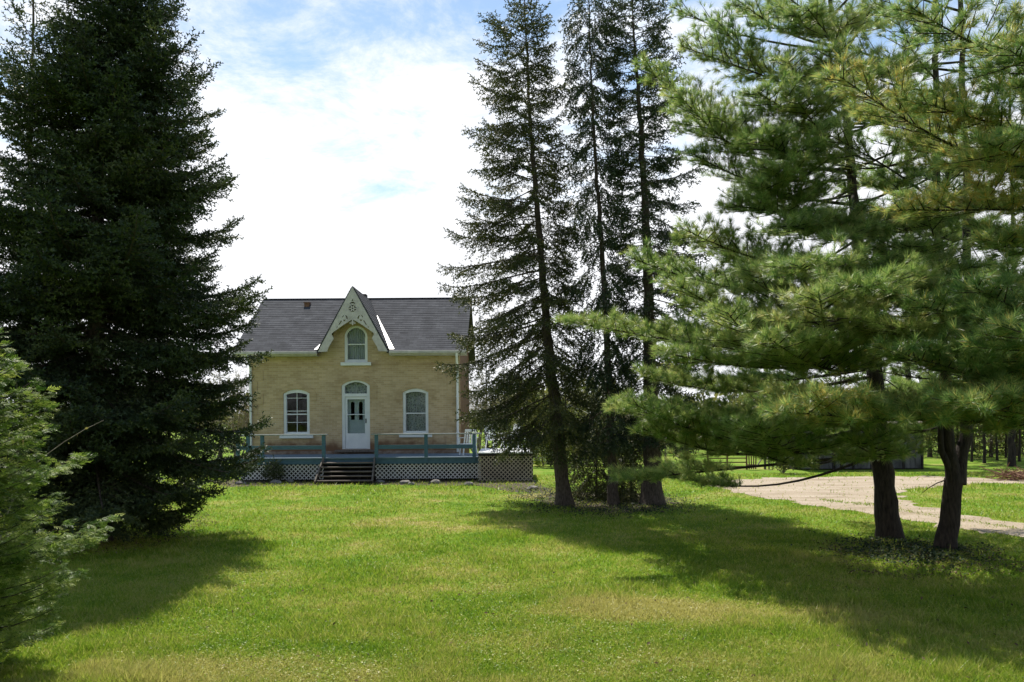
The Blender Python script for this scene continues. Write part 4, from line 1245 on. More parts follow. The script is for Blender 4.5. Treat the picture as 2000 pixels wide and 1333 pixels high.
for i in range(30):        # the far side and the crown above the frame
    z = 2.2 + 9.3 * (i + rgp.uniform(0, 1)) / 30
    if 2.5 < z < 3.7 and i % 4: continue
    phi = rgp.uniform(.1, 1) * math.pi if z < 9.6 else rgp.uniform(0, 2 * math.pi)
    L = np.interp(z, (2, 5, 8, 10, 11.5), (3.6, 4.2, 3.4, 2.2, .7)) * rgp.uniform(.75, 1.1)
    o0 = poly_at(pa, z)
    pine_branch(wood, leaf, o0, o0 + np.array((math.cos(phi) * L, math.sin(phi) * L, L * np.interp(z, (2, 8, 14), (.0, .25, .8)))), rgp, sag=.05, rise=.05, r_b=.035, start=.42, sp=.26, step=.12, tint0=.38)
for y, tx, ty, td in ((790, 1600, 770, 17.5), (800, 1480, 800, 17.0), (760, 1830, 790, 17.5), (720, 1420, 745, 17.5)):
    pine_branch(wood, leaf, pz(y), at(tx, ty, td), rgp, sag=.02, rise=.04, r_b=.045, start=.4, tint0=.3)
for i in range(34):
    z = rgp.uniform(2.0, 9.5); stub(wood, poly_at(pa, z), rgp.uniform(0, 6.28), rgp.uniform(.3, 1.1), rgp)
wood.build('trunk', M['pine_bark'], ta, smooth=True); leaf.build('crown', M['pine'], ta)

DBp = 14.0
pbn = Pn(DBp, [(1846, 1082), (1858, 990), (1866, 925)])
st1 = [pbn[2], at(1850, 840, DBp), at(1836, 600, DBp), at(1828, 300, DBp), at(1826, 120, DBp), at(1830, -160, DBp)]
st2 = [pbn[2], at(1888, 850, DBp + .1), at(1890, 600, DBp + .1), at(1887, 300, DBp + .1), at(1878, 100, DBp + .1), at(1872, -190, DBp + .1)]
tbp = empty('pine_tree', pbn[0], 'forked white pine dividing into two stems beside the large straight pine', 'tree')
wood, leaf = TB(), TB()
rgp = np.random.default_rng(43)
trunk(wood, pbn, .168, .15, rgp, 14, flare=.22)
trunk(wood, [pbn[2] - np.array((0.02, 0, .12))] + st1[1:], .115, .03, rgp, 10, flare=.25)
trunk(wood, [pbn[2] - np.array((-.02, 0, .12))] + st2[1:], .115, .03, rgp, 10, flare=.25)
stub(wood, pbn[2] - np.array((.05, 0, .1)), 3.0, .5, rgp)
stt3 = [pbn[2] + np.array((-.05, -.03, -.05)), at(1838, 880, DBp - .05), at(1836, 820, DBp - .1)]
wood.tube(np.array(stt3), (.07, .055, .04), 8)
for stem, seed in ((st1, 1), (st2, 2)):
    for i in range(18):
        z = 2.6 + 8.2 * (i + rgp.uniform(0, 1)) / 18
        phi = rgp.uniform(0, 2 * math.pi)
        L = np.interp(z, (2, 5, 8, 10.8), (2.2, 2.8, 2.6, .8)) * rgp.uniform(.7, 1.1)
        o0 = poly_at(stem, z)
        if 4.5 < z < 7.2 and rgp.uniform() < .25: stub(wood, o0, phi, L * .8, rgp); continue
        pine_branch(wood, leaf, o0, o0 + np.array((math.cos(phi) * L, math.sin(phi) * L, L * np.interp(z, (2, 8, 14), (.05, .35, .8)))), rgp, sag=.04, rise=.04, r_b=.03, start=.4, sp=.24, step=.11, tint0=.40)
    for i in range(22):
        stub(wood, poly_at(stem, rgp.uniform(3, 9)), rgp.uniform(0, 6.28), rgp.uniform(.4, 1.6), rgp)
for st_, y, tx, ty, td in ((st2, 760, 2010, 735, 15.5), (st2, 800, 1985, 800, 16.5), (st1, 780, 1720, 800, 16.8), (st2, 700, 1960, 690, 16.2), (st1, 740, 1770, 750, 17.0), (st2, 820, 2060, 840, 15.0), (st1, 830, 1790, 845, 16.0)):
    pine_branch(wood, leaf, poly_at(st_, at(1850, y, DBp)[2]), at(tx, ty, td), rgp, sag=.02, rise=.04, r_b=.035, start=.35, tint0=.3)
wood.build('trunk', M['pine_bark'], tbp, smooth=True); leaf.build('crown', M['pine'], tbp)

# the pine just right of the frame, whose boughs hang in
DC = 11.5
pc = Pn(DC, [(2290, 1139), (2290, 700), (2280, 200), (2270, -500)])
tcn = empty('pine_tree', pc[0], 'yellowing white pine at the right edge reaching its boughs into the view', 'tree')
wood, leaf = TB(), TB()
rgp = np.random.default_rng(47)
trunk(wood, pc, .24, .04, rgp, 12)
cz = lambda y: poly_at(pc, at(2200, y, DC)[2])
for y, tx, ty, td, stt, rb, tn in ((830, 1530, 803, 9.7, .30, .04, .42), (800, 1880, 790, 8.6, .2, .035, .46), (640, 1900, 560, 9.0, .3, .045, .40), (560, 1800, 600, 9.6, .35, .045, .4), (480, 1950, 470, 9.5, .3, .04, .42), (700, 1760, 690, 9.6, .3, .045, .4),
                                   (320, 1640, 150, 10.2, .3, .05, .66), (290, 1800, 200, 9.8, .45, .045, .6), (150, 1780, 15, 9.8, .5, .04, .5), (300, 1930, 280, 9.0, .3, .035, .48), (420, 1750, 410, 10.2, .4, .04, .55), (150, 1960, 90, 8.9, .3, .035, .42), (600, 2000, 650, 8.2, .3, .035, .42)):
    pine_branch(wood, leaf, cz(y), at(tx, ty, td), rgp, sag=.03, rise=.04, r_b=rb, start=stt, tint0=tn)
for i in range(11):
    z = 2.6 + 7.0 * (i + rgp.uniform(0, 1)) / 11
    phi = rgp.uniform(-.9, 1.9) * math.pi / 1.0 if z > 8 else rgp.uniform(-.45, .9) * math.pi
    L = np.interp(z, (2, 5, 8, 12.6), (3.0, 3.2, 2.8, .9)) * rgp.uniform(.7, 1.1)
    o0 = poly_at(pc, z)
    pine_branch(wood, leaf, o0, o0 + np.array((math.cos(phi) * L, math.sin(phi) * L, L * .15)), rgp, sag=.04, rise=.04, r_b=.03, start=.4, sp=.3, step=.14, tint0=.42)
wood.build('trunk', M['pine_bark'], tcn, smooth=True); leaf.build('crown', M['pine_yellow'], tcn)

# ------------------------------------------------------------------ cedar at the left edge
FR = frond(7, np.random.default_rng(6))
rgc = np.random.default_rng(51)
DCd = 7.4
pcd = [at(-95, 1324, DCd), at(-90, 1000, DCd), at(-55, 590, DCd)]; pcd[0][2] = 0
tcd = empty('cedar_tree', pcd[0], 'sunlit young cedar with flat yellow green sprays at the lower left edge', 'tree')
wood, leaf = TB(), TB()
trunk(wood, pcd, .07, .01, rgc, 8)
zc_ = lambda y: at(0, y, DCd)[2]
ck = np.array([zc_(y) for y in (1330, 1250, 1190, 1100, 1000, 900, 800, 700, 650, 600)])
cr = np.array([.62, .90, 1.06, 1.06, .78, .80, .62, .36, .20, .08])
def cedar_branch(org, phi, L, tilt, n_=None):
    m = int(L / .013) if n_ is None else n_
    s = rgc.uniform(.15, 1, m) ** .8
    d = np.array((math.cos(phi), math.sin(phi), 0)); sd_ = np.array((-d[1], d[0], 0))
    ax = lambda s_: org + d * (L * s_)[:, None] + np.array((0, 0, 1.)) * (L * (tilt * s_ + .22 * s_ ** 2.5 - .1 * s_))[:, None]
    wood.tube(ax(np.linspace(0, 1, 6)), .006 * (1 - .8 * np.linspace(0, 1, 6)) + .0015, 4)
    P = ax(s) + sd_ * rgc.normal(0, .11, m)[:, None] * (1.15 - s)[:, None] * (L / .9) + np.array((0, 0, 1.)) * rgc.normal(0, .03, m)[:, None]
    sgn = np.where(rgc.uniform(size=m) < .5, 1, -1)
    Dd = d + sd_ * (sgn * rgc.uniform(.2, 1.1, m))[:, None] + np.array((0, 0, 1.)) * rgc.normal(.02, .28, m)[:, None]
    Dd = unit(Dd)
    up = unit(np.array((0, 0, 1.)) + d * .25 + rgc.normal(0, .42, (m, 3)))
    A = unit(np.cross(up, Dd)); B = np.cross(Dd, A)
    place(leaf, FR, P, np.stack([Dd, A, B], -1), rgc.uniform(.07, .15, m), np.clip(rgc.normal(.45, .08) + rgc.normal(0, .22, m), 0, 1))
for i in range(210):
    f = (i + rgc.uniform()) / 210
    z = .12 + (zc_(610) - .12) * f
    phi = i * 2.39996 + rgc.normal(0, .3)
    L = np.interp(z, ck, cr) * rgc.uniform(.7, 1.08)
    cedar_branch(poly_at(pcd, z), phi, L, .05 + .35 * f)
q0 = poly_at(pcd, zc_(1090))
for dphi, L_, tl_ in ((-.12, 1.42, .12), (-.3, 1.3, .05), (.1, 1.2, .05), (-.05, 1.48, .16), (-.5, 1.25, .02)):
    cedar_branch(q0 + np.array((0, 0, rgc.uniform(-.1, .1))), dphi, L_, tl_)
q0 = poly_at(pcd, zc_(960))
for dphi, L_, tl_ in ((-.2, 1.22, .12), (-.4, 1.15, .1), (.1, 1.1, .15)):
    cedar_branch(q0 + np.array((0, 0, rgc.uniform(-.1, .1))), dphi, L_, tl_)
wood.build('trunk', M['pine_bark'], tcd, smooth=True); leaf.build('crown', M['cedar'], tcd)

# ------------------------------------------------------------------ bare saplings, shrubs and far trees
def bare_tree(wood, leaf, p, d, L, r, depth, rg, k=5, buds=True):
    n = 5
    s = np.linspace(0, 1, n)
    c_ = rg.normal(0, .12, 3) * L
    Q = p + d * (L * s)[:, None] + c_ * (s ** 2)[:, None]
    wood.tube(Q, r * (1 - .55 * s), k)
    if depth == 0:
        if buds and leaf is not None:
            m = 5
            t = rg.uniform(.2, 1, m)
            P = p + d * (L * t)[:, None] + c_ * (t ** 2)[:, None] + rg.normal(0, .03, (m, 3))
            place(leaf, LEAF, P, frames(rg.normal(size=(m, 3)), rg), rg.uniform(.025, .055, m), rg.uniform(0, 1, m))
        return
    nc = 4 if depth > 1 else 5
    for i in range(nc):
        t = rg.uniform(.35, 1.0) if i else 1.0
        nd_ = unit(d + rg.normal(0, .48, 3) + np.array((0, 0, .12)))
        bare_tree(wood, leaf, p + d * L * t + c_ * t * t, nd_, L * rg.uniform(.5, .75), r * .5 * (1 - .3 * t) + .002, depth - 1, rg, 4 if depth > 1 else 3, buds)
LEAF = np.array([[(0, 0, 0), (.5, .28, .06), (1, 0, 0)], [(0, 0, 0), (1, 0, 0), (.5, -.28, .06)]], float)

rgb = np.random.default_rng(61)
# budding sapling beside the cedar
g = ground(-30, 1250)
t = empty('sapling', g, 'thin bare sapling with budding grey twigs rising behind the cedar', 'sapling')
wood, leaf = TB(), TB()
for dx, dz, L_ in ((.16, 1, 1.3), (.05, 1, 1.9)):
    bare_tree(wood, leaf, g, unit(np.array((dx, -.05, dz))), L_, .011, 1, rgb)
wood.build('trunk', M['grey_bark'], t, smooth=True); leaf.build('crown', M['bud'], t)

def bare_thing(name, label, px, py, h, depth=4, stems=1, mat='grey_bark', leafmat='bud', group=None, seed=1, base=None, spread=.25, r=.05):
    rg = np.random.default_rng(seed)
    g = ground(px, py) if base is None else np.array(base)
    t = empty(name, g, label, 'shrub' if stems > 1 else 'tree', group)
    wood, leaf = TB(), TB()
    for i in range(stems):
        d = unit(np.array((rg.normal(0, spread), rg.normal(0, spread), 1.0)))
        bare_tree(wood, leaf, g + np.array((rg.normal(0, .1) * (stems > 1), rg.normal(0, .1) * (stems > 1), 0)), d, h * .42, r, depth, rg)
    wood.build('trunk', M[mat], t, smooth=True); leaf.build('crown', M[leafmat], t)
    return t

def bush(name, label, px, py, wx, h, mat, seed, n=1500, ls=.07, group=None, base=None, cat='bush'):
    rg = np.random.default_rng(seed)
    g = ground(px, py) if base is None else np.array(base)
    t = empty(name, g, label, cat, group)
    wood, leaf = TB(), TB()
    for i in range(7):
        d = unit(np.array((rg.normal(0, .45), rg.normal(0, .45), 1)))
        wood.tube(g + d * (np.linspace(0, 1, 4) * h * .85)[:, None], (.02, .014, .009, .004), 4)
    nl = max(6, int(n / 90))
    cen = np.stack([rg.normal(0, .42, nl) * wx, rg.normal(0, .42, nl) * wx, h * (.15 + .75 * rg.uniform(0, 1, nl))], -1)
    sz = .32 * rg.uniform(.5, 1.1, nl) * min(wx, h)
    k_ = rg.integers(0, nl, n)
    P = g + cen[k_] + unit(rg.normal(size=(n, 3))) * (sz[k_] * rg.uniform(.5, 1, n))[:, None]
    P[:, 2] = np.abs(P[:, 2])
    place(leaf, LEAF, P, frames(rg.normal(size=(n, 3)), rg), ls * rg.uniform(.6, 1.3, n), rg.uniform(.1, .9, n))
    wood.build('stem', M['grey_bark'], t, smooth=True); leaf.build('foliage', M[mat], t)
    return t

# small evergreen in front of the lattice
p = ground(535, 944)
spruce('evergreen_shrub', 'small dark evergreen shrub standing before the left lattice panel', 'shrub', [p, p + np.array((0, 0, .85))], .02,
       lambda z, phi: np.interp(z, (0, .3, .85), (.36, .42, .05)), .05, .8, 40, (M['spruce_bark'], M['spruce_dark']), np.random.default_rng(70), TW_S, shape=lambda f, rg: (.35, 0, .2), sp=.06, sec=.5, tw=.06, twl=.1, bare=.05, r_w=.006)
# ragged young growth between the tall spruces
for i, (px, py, h, rr_, lab) in enumerate(((1165, 975, 3.0, 1.15, 'drooping young spruce between the first and second tall trunks'), (1232, 978, 2.4, .95, 'low young spruce between the second and third tall trunks'))):
    p = ground(px, py)
    spruce('young_spruce', lab, 'tree', [p, p + np.array((.03, 0, h))], .035, lambda z, phi: np.interp(z, (0, .5, h), (rr_ * .7, rr_, .06)), .15, h * .96, 52,
           (M['spruce_bark'], M['spruce_mid']), np.random.default_rng(80 + i), TW_S, shape=lambda f, rg: (.25, -.55, .05), sp=.08, sec=.5, tw=.075, twl=.16, drop=.5, hang=.6, bare=.15, r_w=.01)

# trellis, lime shrub behind the deck
p = ground(1030, 906)
tr = empty('trellis_fence', p, 'white square grid trellis standing behind the platform', 'trellis')
lattice(p[0], p[0] + 2.3, .02, 1.05, p[1], M['lattice'], tr, sp=.115, wd=.028, name='grid_panel', square=True)
for i in range(3): MB().box(p[0] + i * 1.12, p[0] + i * 1.12 + .07, p[1] + .014, p[1] + .08, 0, 1.1).build('post', M['lattice'], tr)
bush('lime_shrub', 'bright yellow green mound shrub at the foot of the white trellis', 1060, 911, .9, .42, 'lime', 90, 900, .07)

# far trees: copies of a few kinds
def far_spruce(h, seed, mat, rad, nb=46):
    rg = np.random.default_rng(seed)
    return spruce('spruce_tree', 'x', 'tree', [(0, 0, 0), (0, 0, h)], .02 * h, lambda z, phi: np.interp(z, (.05 * h, .2 * h, h), (rad * .8, rad, .08)), .06 * h, h * .97, nb,
                  (M['spruce_bark'], M[mat]), rg, TW_S, shape=lambda f, r: (-.25 + .6 * f, -.1, .25), sp=.24, sec=.42, tw=.16, twl=.32, drop=.2, bare=.15, r_w=.015)
def far_pine(h, seed):
    rg = np.random.default_rng(seed)
    t = empty('pine_tree', (0, 0, 0), 'x', 'tree')
    wood, leaf = TB(), TB()
    P = [(0, 0, 0), (.1, 0, h * .5), (0, 0, h)]
    trunk(wood, P, .009 * h, .02, rg, 8, flare=.15)
    for i in range(34):
        z = h * (.28 + .7 * (i + rg.uniform()) / 34); phi = i * 2.4
        L = np.interp(z / h, (.25, .55, 1), (1.5, 1.7, .3)) * h / 7 * rg.uniform(.6, 1.1)
        o0 = poly_at(P, z)
        pine_branch(wood, leaf, o0, o0 + np.array((math.cos(phi) * L, math.sin(phi) * L, L * .3)), rg, r_b=.025, start=.3, sp=.32, step=.2, tl=.26, sec=.35, tint0=.35)
    wood.build('trunk', M['pine_bark'], t, smooth=True); leaf.build('crown', M['pine'], t)
    return t
def put(src, first, x, y, sc, rz, label, group):
    o = src if first else copy_tree(src)
    o.location = (x, y, 0); o.scale = (sc, sc, sc); o.rotation_euler = (0, 0, rz)
    o['label'] = label; o['group'] = group
    return o
FS1, FS2, FP = far_spruce(5.5, 101, 'spruce_mid', 1.5), far_spruce(4.0, 102, 'bush', 1.4), far_pine(7.0, 103)
used = set()
spots = [
    (FS2, 1030, 40, 1.0, 'olive spruce behind the white trellis'), (FS2, 1105, 42, 1.2, 'olive spruce seen between the first and second tall trunks'), (FS2, 1075, 46, .9, 'short olive spruce behind the leftmost tall trunk'), (FS2, 1155, 47, .85, 'short olive spruce behind the pale birch'), (FS1, 950, 47, 1.05, 'dark spruce just past the right corner of the house'), (FS1, 985, 52, .95, 'dark spruce behind the patio chairs'),
    (FS2, 1330, 60, .55, 'small olive spruce in the field left of the gate'), (FS1, 430, 46, 1.0, 'dark spruce behind the left corner of the house'), (FS1, 330, 50, 1.1, 'spruce far behind the huge dark spruce'), (FS2, 250, 48, .8, 'olive spruce far behind the huge spruce trunk'), (FS2, 110, 45, 1.0, 'olive spruce far back at the left edge'), (FS1, 30, 50, 1.3, 'tall far spruce at the left edge')]
spots += [(FS2, 1345, 52, .72, 'olive spruce above the left end of the field gate'), (FS2, 1425, 50, .62, 'low olive spruce right behind the field gate'), (FS1, 1600, 50, .72, 'dark spruce behind the left part of the shed'), (FS2, 1660, 46, .8, 'olive spruce behind the shed roof'), (FS1, 1760, 47, .9, 'dark spruce behind the right part of the shed'),
          (FS2, 1835, 44, .95, 'olive spruce just past the right end of the shed'), (FS1, 1900, 46, 1.0, 'dark spruce behind the thickest pine of the far row'), (FS2, 1965, 44, .9, 'olive spruce behind the slim pine of the far row'), (FS1, 2030, 45, 1.1, 'dark spruce at the right end behind the far row'),
          (FS2, 1260, 50, .7, 'olive spruce behind the thick third trunk'), (FS1, 1205, 54, .75, 'dark spruce behind the middle tall trunk'), (FS2, 1295, 56, .7, 'olive spruce right of the thick third trunk, far back'), (FS2, 1550, 58, .75, 'olive spruce far behind the leafy bush')]
spots += [(FS1, 1062, 44, .9, 'dark spruce behind the right end of the white trellis'), (FS1, 1180, 43, .85, 'dark spruce between the birch and the middle tall trunk'), (FS1, 1235, 46, .8, 'dark spruce between the middle and thick tall trunks'), (FS1, 1310, 49, .9, 'dark spruce just right of the thick third trunk, far back'), (FS1, 1435, 47, .62, 'dark low spruce behind the right half of the gate'),
          (FS1, 1570, 44, .9, 'dark spruce right behind the leafy bush at the shed'), (FS1, 1632, 42, .95, 'dark spruce close behind the shed, left of its middle'), (FS1, 1700, 43, 1.0, 'dark spruce close behind the shed, by the thick pine trunk'), (FS1, 1815, 41, .95, 'dark spruce at the right corner of the shed')]
spots += [(FS1, 1882, 39.5, .72, 'dark low spruce at the left end of the far row'), (FS1, 1935, 40.5, .78, 'dark low spruce beside the thickest far pine'), (FS1, 1985, 41.5, .85, 'dark low spruce at the right edge among the far row'), (FS1, 1375, 58, .8, 'dark spruce in the field above the gate'), (FS1, 1475, 56, .72, 'dark spruce behind the slatted panel'),
          (FS1, 1130, 50, .85, 'dark spruce far behind the birch'), (FS1, 1010, 56, .9, 'dark spruce far behind the patio chairs, right one')]
for i, (src, px, D, sc, lab) in enumerate(spots):
    x = (px - 1000) / FPX * D
    put(src, id(src) not in used, x, D, sc, i * 1.3, lab, 'spruces in the background'); used.add(id(src))
pines = [(1465, 50, .85, 'thin far pine above the field gate'), (1560, 52, .8, 'thin far pine above the left end of the shed'), (1520, 56, .95, 'slender far pine between gate and shed'), (1640, 48, .95, 'far pine behind the middle of the shed'), (1725, 50, 1.0, 'far pine behind the thick pine trunk'), (1800, 44, .95, 'far pine behind the right end of the shed'),
         (1870, 40, 1.0, 'pine at the left end of the far right row'), (1897, 37, .9, 'pine second in the far right row'), (1922, 36, 1.1, 'thickest pine in the far right row'), (1947, 38, .9, 'pine right of the thickest in the far row'), (1964, 40, .9, 'slim pine in the far right row'), (1990, 37, 1.0, 'pine in the far row at the right edge'), (2040, 36, 1.0, 'last pine of the far right row')]
for i, (px, D, sc, lab) in enumerate(pines):
    put(FP, i == 0, (px - 1000) / FPX * D, D, sc, i * 1.7, lab, 'pines in the background')
FM = far_pine(11.5, 104)
for i, (px, D, sc, lab) in enumerate(((1975, 34, 1.5, 'tall pine behind the forked pine near the right edge'), (1778, 36, 1.55, 'tall pine behind the gap between the straight and the forked pine'), (2080, 33, 1.5, 'tall pine past the right edge behind the yellowing one'))):
    put(FM, i == 0, (px - 1000) / FPX * D, D, sc, i * 2.1, lab, 'tall pines behind the front ones')
for i, (px, D, wx, h, lab) in enumerate(((1250, 46, 1.6, 1.5, 'green bush in the field behind the thick third trunk'), (1325, 44, 1.5, 1.3, 'green bush left of the gate'), (1405, 46, 1.8, 1.7, 'broad bush behind the gate bars'), (1480, 45, 1.4, 1.9, 'bush behind the slatted panel'), (1120, 38, 1.5, 1.6, 'sunlit bush between the first two tall trunks'), (1075, 36, 1.0, 1.5, 'sunlit bush behind the trellis right end'), (1180, 36, 1.2, 1.2, 'bush behind the middle tall trunk'), (1850, 41, 1.6, 2.0, 'bush at the right end of the shed'), (1940, 43, 1.8, 1.6, 'bush between the trunks of the far row'), (2000, 42, 1.5, 1.8, 'bush at the right edge of the far row'))):
    bush('bush', lab, 0, 0, wx * 1.25, h * 1.75, 'bush', 300 + i, 2600, .15, 'bushes in the background', base=((px - 1000) / FPX * D, D, 0))
bare_thing('birch_tree', 'pale trunked bare birch seen between the first two tall spruces', 1152, 0, 5.5, 4, 1, 'pale_bark', 'bud', None, 5, base=((1152 - 1000) / FPX * 41, 41, 0), r=.09, spread=.03)
bare_thing('bare_shrub', 'brown budding shrub beside the left corner of the house', 0, 0, 4.2, 4, 5, 'grey_bark', 'bud', None, 6, base=((462 - 1000) / FPX * 35, 35, 0), r=.05)
bare_thing('bare_shrub', 'grey leafless shrub behind the pale birch', 0, 0, 3.4, 4, 5, 'grey_bark', 'bud', None, 7, base=((1195 - 1000) / FPX * 44, 44, 0), r=.045)
bare_thing('bare_shrub', 'leafless brush past the right side wall of the house', 0, 0, 4.6, 4, 5, 'grey_bark', 'bud', None, 8, base=((935 - 1000) / FPX * 43, 43, 0), r=.05)
bare_thing('bare_shrub', 'budding brush behind the third tall spruce', 0, 0, 2.4, 4, 6, 'grey_bark', 'bud', None, 9, base=((1290 - 1000) / FPX * 47, 47, 0), r=.04)

# hedgerow closing the far end of the field: one mass
rgh = np.random.default_rng(120)
hb = TB()
nh = 26000
xh = rgh.uniform(-130, 130, nh); yh = 118 + rgh.normal(0, 4, nh)
hh = 4.2 + 1.6 * np.sin(xh * .21) + 1.2 * np.sin(xh * .53 + 1) + rgh.normal(0, .7, nh)
P = np.stack([xh, yh, np.maximum(hh, .5) * rgh.uniform(0, 1, nh) ** .8], -1)
place(hb, LEAF, P, frames(rgh.normal(size=(nh, 3)), rgh), rgh.uniform(.7, 1.5, nh), rgh.uniform(0, 1, nh))
o = hb.build('hedgerow', M['bush'])
tag(o, 'low far hedgerow along the end of the field', 'hedgerow', kind='stuff')

# ------------------------------------------------------------------ shed, gate, posts
Ys = 32.6
shed = empty('shed', at(1680, 925, Ys), 'low grey weathered shed of patched sheets across the gravel yard', 'shed')
shed.location.z = 0
sxa, sxb = at(1556, 900, Ys)[0], at(1806, 900, Ys)[0]
for a, b, hgt in ((1566, 1597, 1.75), (1601, 1626, 1.7), (1632, 1641, 1.7), (1646, 1664, 1.72), (1669, 1700, 1.75), (1704, 1728, 1.7), (1733, 1762, 1.75), (1767, 1800, 1.7)):
    xa, xb = at(a, 900, Ys)[0], at(b, 900, Ys)[0]
    pm = MB()
    n = max(3, int((xb - xa) / .11))
    for i in range(n): pm.box(xa + (xb - xa) * i / n, xa + (xb - xa) * (i + 1) / n - .006, Ys + .012 * (i % 2), Ys + .03 + .012 * (i % 2), .05, hgt)
    pm.build('sheet_panel', M['shed_sheet'], shed)
    MB().box(xb + .01, xb + .07, Ys - .02, Ys + .08, 0, hgt + .08).build('post', M['dark'], shed)
MB().box(sxa, sxb, Ys + .3, Ys + 2.6, 0, 1.72).build('wall', M['dark'], shed)
MB().add([(sxa - .2, Ys - .25, 1.85), (sxb + .2, Ys - .25, 1.85), (sxb + .2, Ys + 2.9, 2.25), (sxa - .2, Ys + 2.9, 2.25), (sxa - .2, Ys - .25, 1.80), (sxb + .2, Ys - .25, 1.80), (sxb + .2, Ys + 2.9, 2.2), (sxa - .2, Ys + 2.9, 2.2)],
         [(0, 1, 2, 3), (4, 7, 6, 5), (0, 4, 5, 1), (1, 5, 6, 2), (2, 6, 7, 3), (3, 7, 4, 0)]).build('roof', M['oldwood'], shed)
bush('bush', 'olive leafy bush at the left end of the grey shed', 1530, 925, .75, 1.35, 'bush', 95, 1500, .09)

Yg2 = 33.2
gt = empty('field_gate', at(1420, 922, Yg2), 'low rusty field gate of thin horizontal bars beside the leaning panel', 'gate'); gt.location.z = 0
xa, xb = at(1382, 900, Yg2)[0], at(1458, 900, Yg2)[0]
for z in (.10, .27, .44, .6): MB().box(xa, xb, Yg2, Yg2 + .03, z, z + .045).build('rail', M['rust'], gt)
for x in (xa, (xa + xb) / 2, xb): MB().box(x - .03, x + .03, Yg2 - .035, Yg2 - .002, 0, .75).build('upright', M['rust'], gt)
x = at(1463, 900, Yg2)[0]
pn = empty('pallet_panel', (x, Yg2 - .3, 0), 'upright brown slatted panel standing at the gate end', 'panel')
sl = MB()
for i in range(5): sl.bar((x - .16 + i * .085, Yg2 - .3, .03), (x - .19 + i * .1, Yg2 - .26, .92), .045, .02)
sl.build('slats', M['rust'], pn)
MB().bar((x - .2, Yg2 - .33, .84), (x + .24, Yg2 - .33, .86), .03, .06).build('crosspiece', M['rust'], pn)
MB().bar((x - .18, Yg2 - .36, .2), (x + .2, Yg2 - .36, .2), .03, .06).build('crosspiece', M['rust'], pn)
def post(px, h, label, lean=0.0, r=.05):
    p = at(px, 900, Yg2)
    m_ = MB().tube([(p[0], Yg2, 0), (p[0] + lean * h * .5, Yg2, h * .5), (p[0] + lean * h, Yg2, h)], [r, r * .95, r * .85], 8)
    o = m_.build('fence_post', M['oldwood'], None)
    return tag(o, label, 'post', 'fence posts by the yard')
post(1494, .85, 'short weathered fence post beside the leaning plank', .02)
post(1502, .95, 'thin fence post left of the olive bush', -.02, .03)
post(1237, 1.0, 'fence post left of the thick third spruce trunk', .02)
post(1300, 1.1, 'fence post just right of the thick third spruce trunk', 0)
a = at(1478, 918, Yg2 - .1); b = at(1494, 896, Yg2 - .1)
o = MB().bar((a[0], Yg2 - .1, .12), (b[0], Yg2 - .06, .62), .07, .03).build('plank', M['oldwood'], None)
tag(o, 'grey plank leaning on the short fence post', 'plank')
# brushwood heap at the right edge
rgq = np.random.default_rng(140)
g = ground(1990, 938)
t = TB()
for i in range(90):
    d = unit(rgq.normal(0, 1, 3) * np.array((1, 1, .25))); c_ = g + rgq.normal(0, .35, 3) * np.array((1.2, .6, 0)) + np.array((0, 0, rgq.uniform(.02, .28)))
    t.tube(c_ + d * np.linspace(-.5, .5, 4)[:, None] + rgq.normal(0, .03, (4, 3)), (.014, .012, .009, .004), 4)
o = t.build('brush_pile', M['rust']); tag(o, 'reddish pile of cut brushwood at the right edge of the yard', 'brush pile')

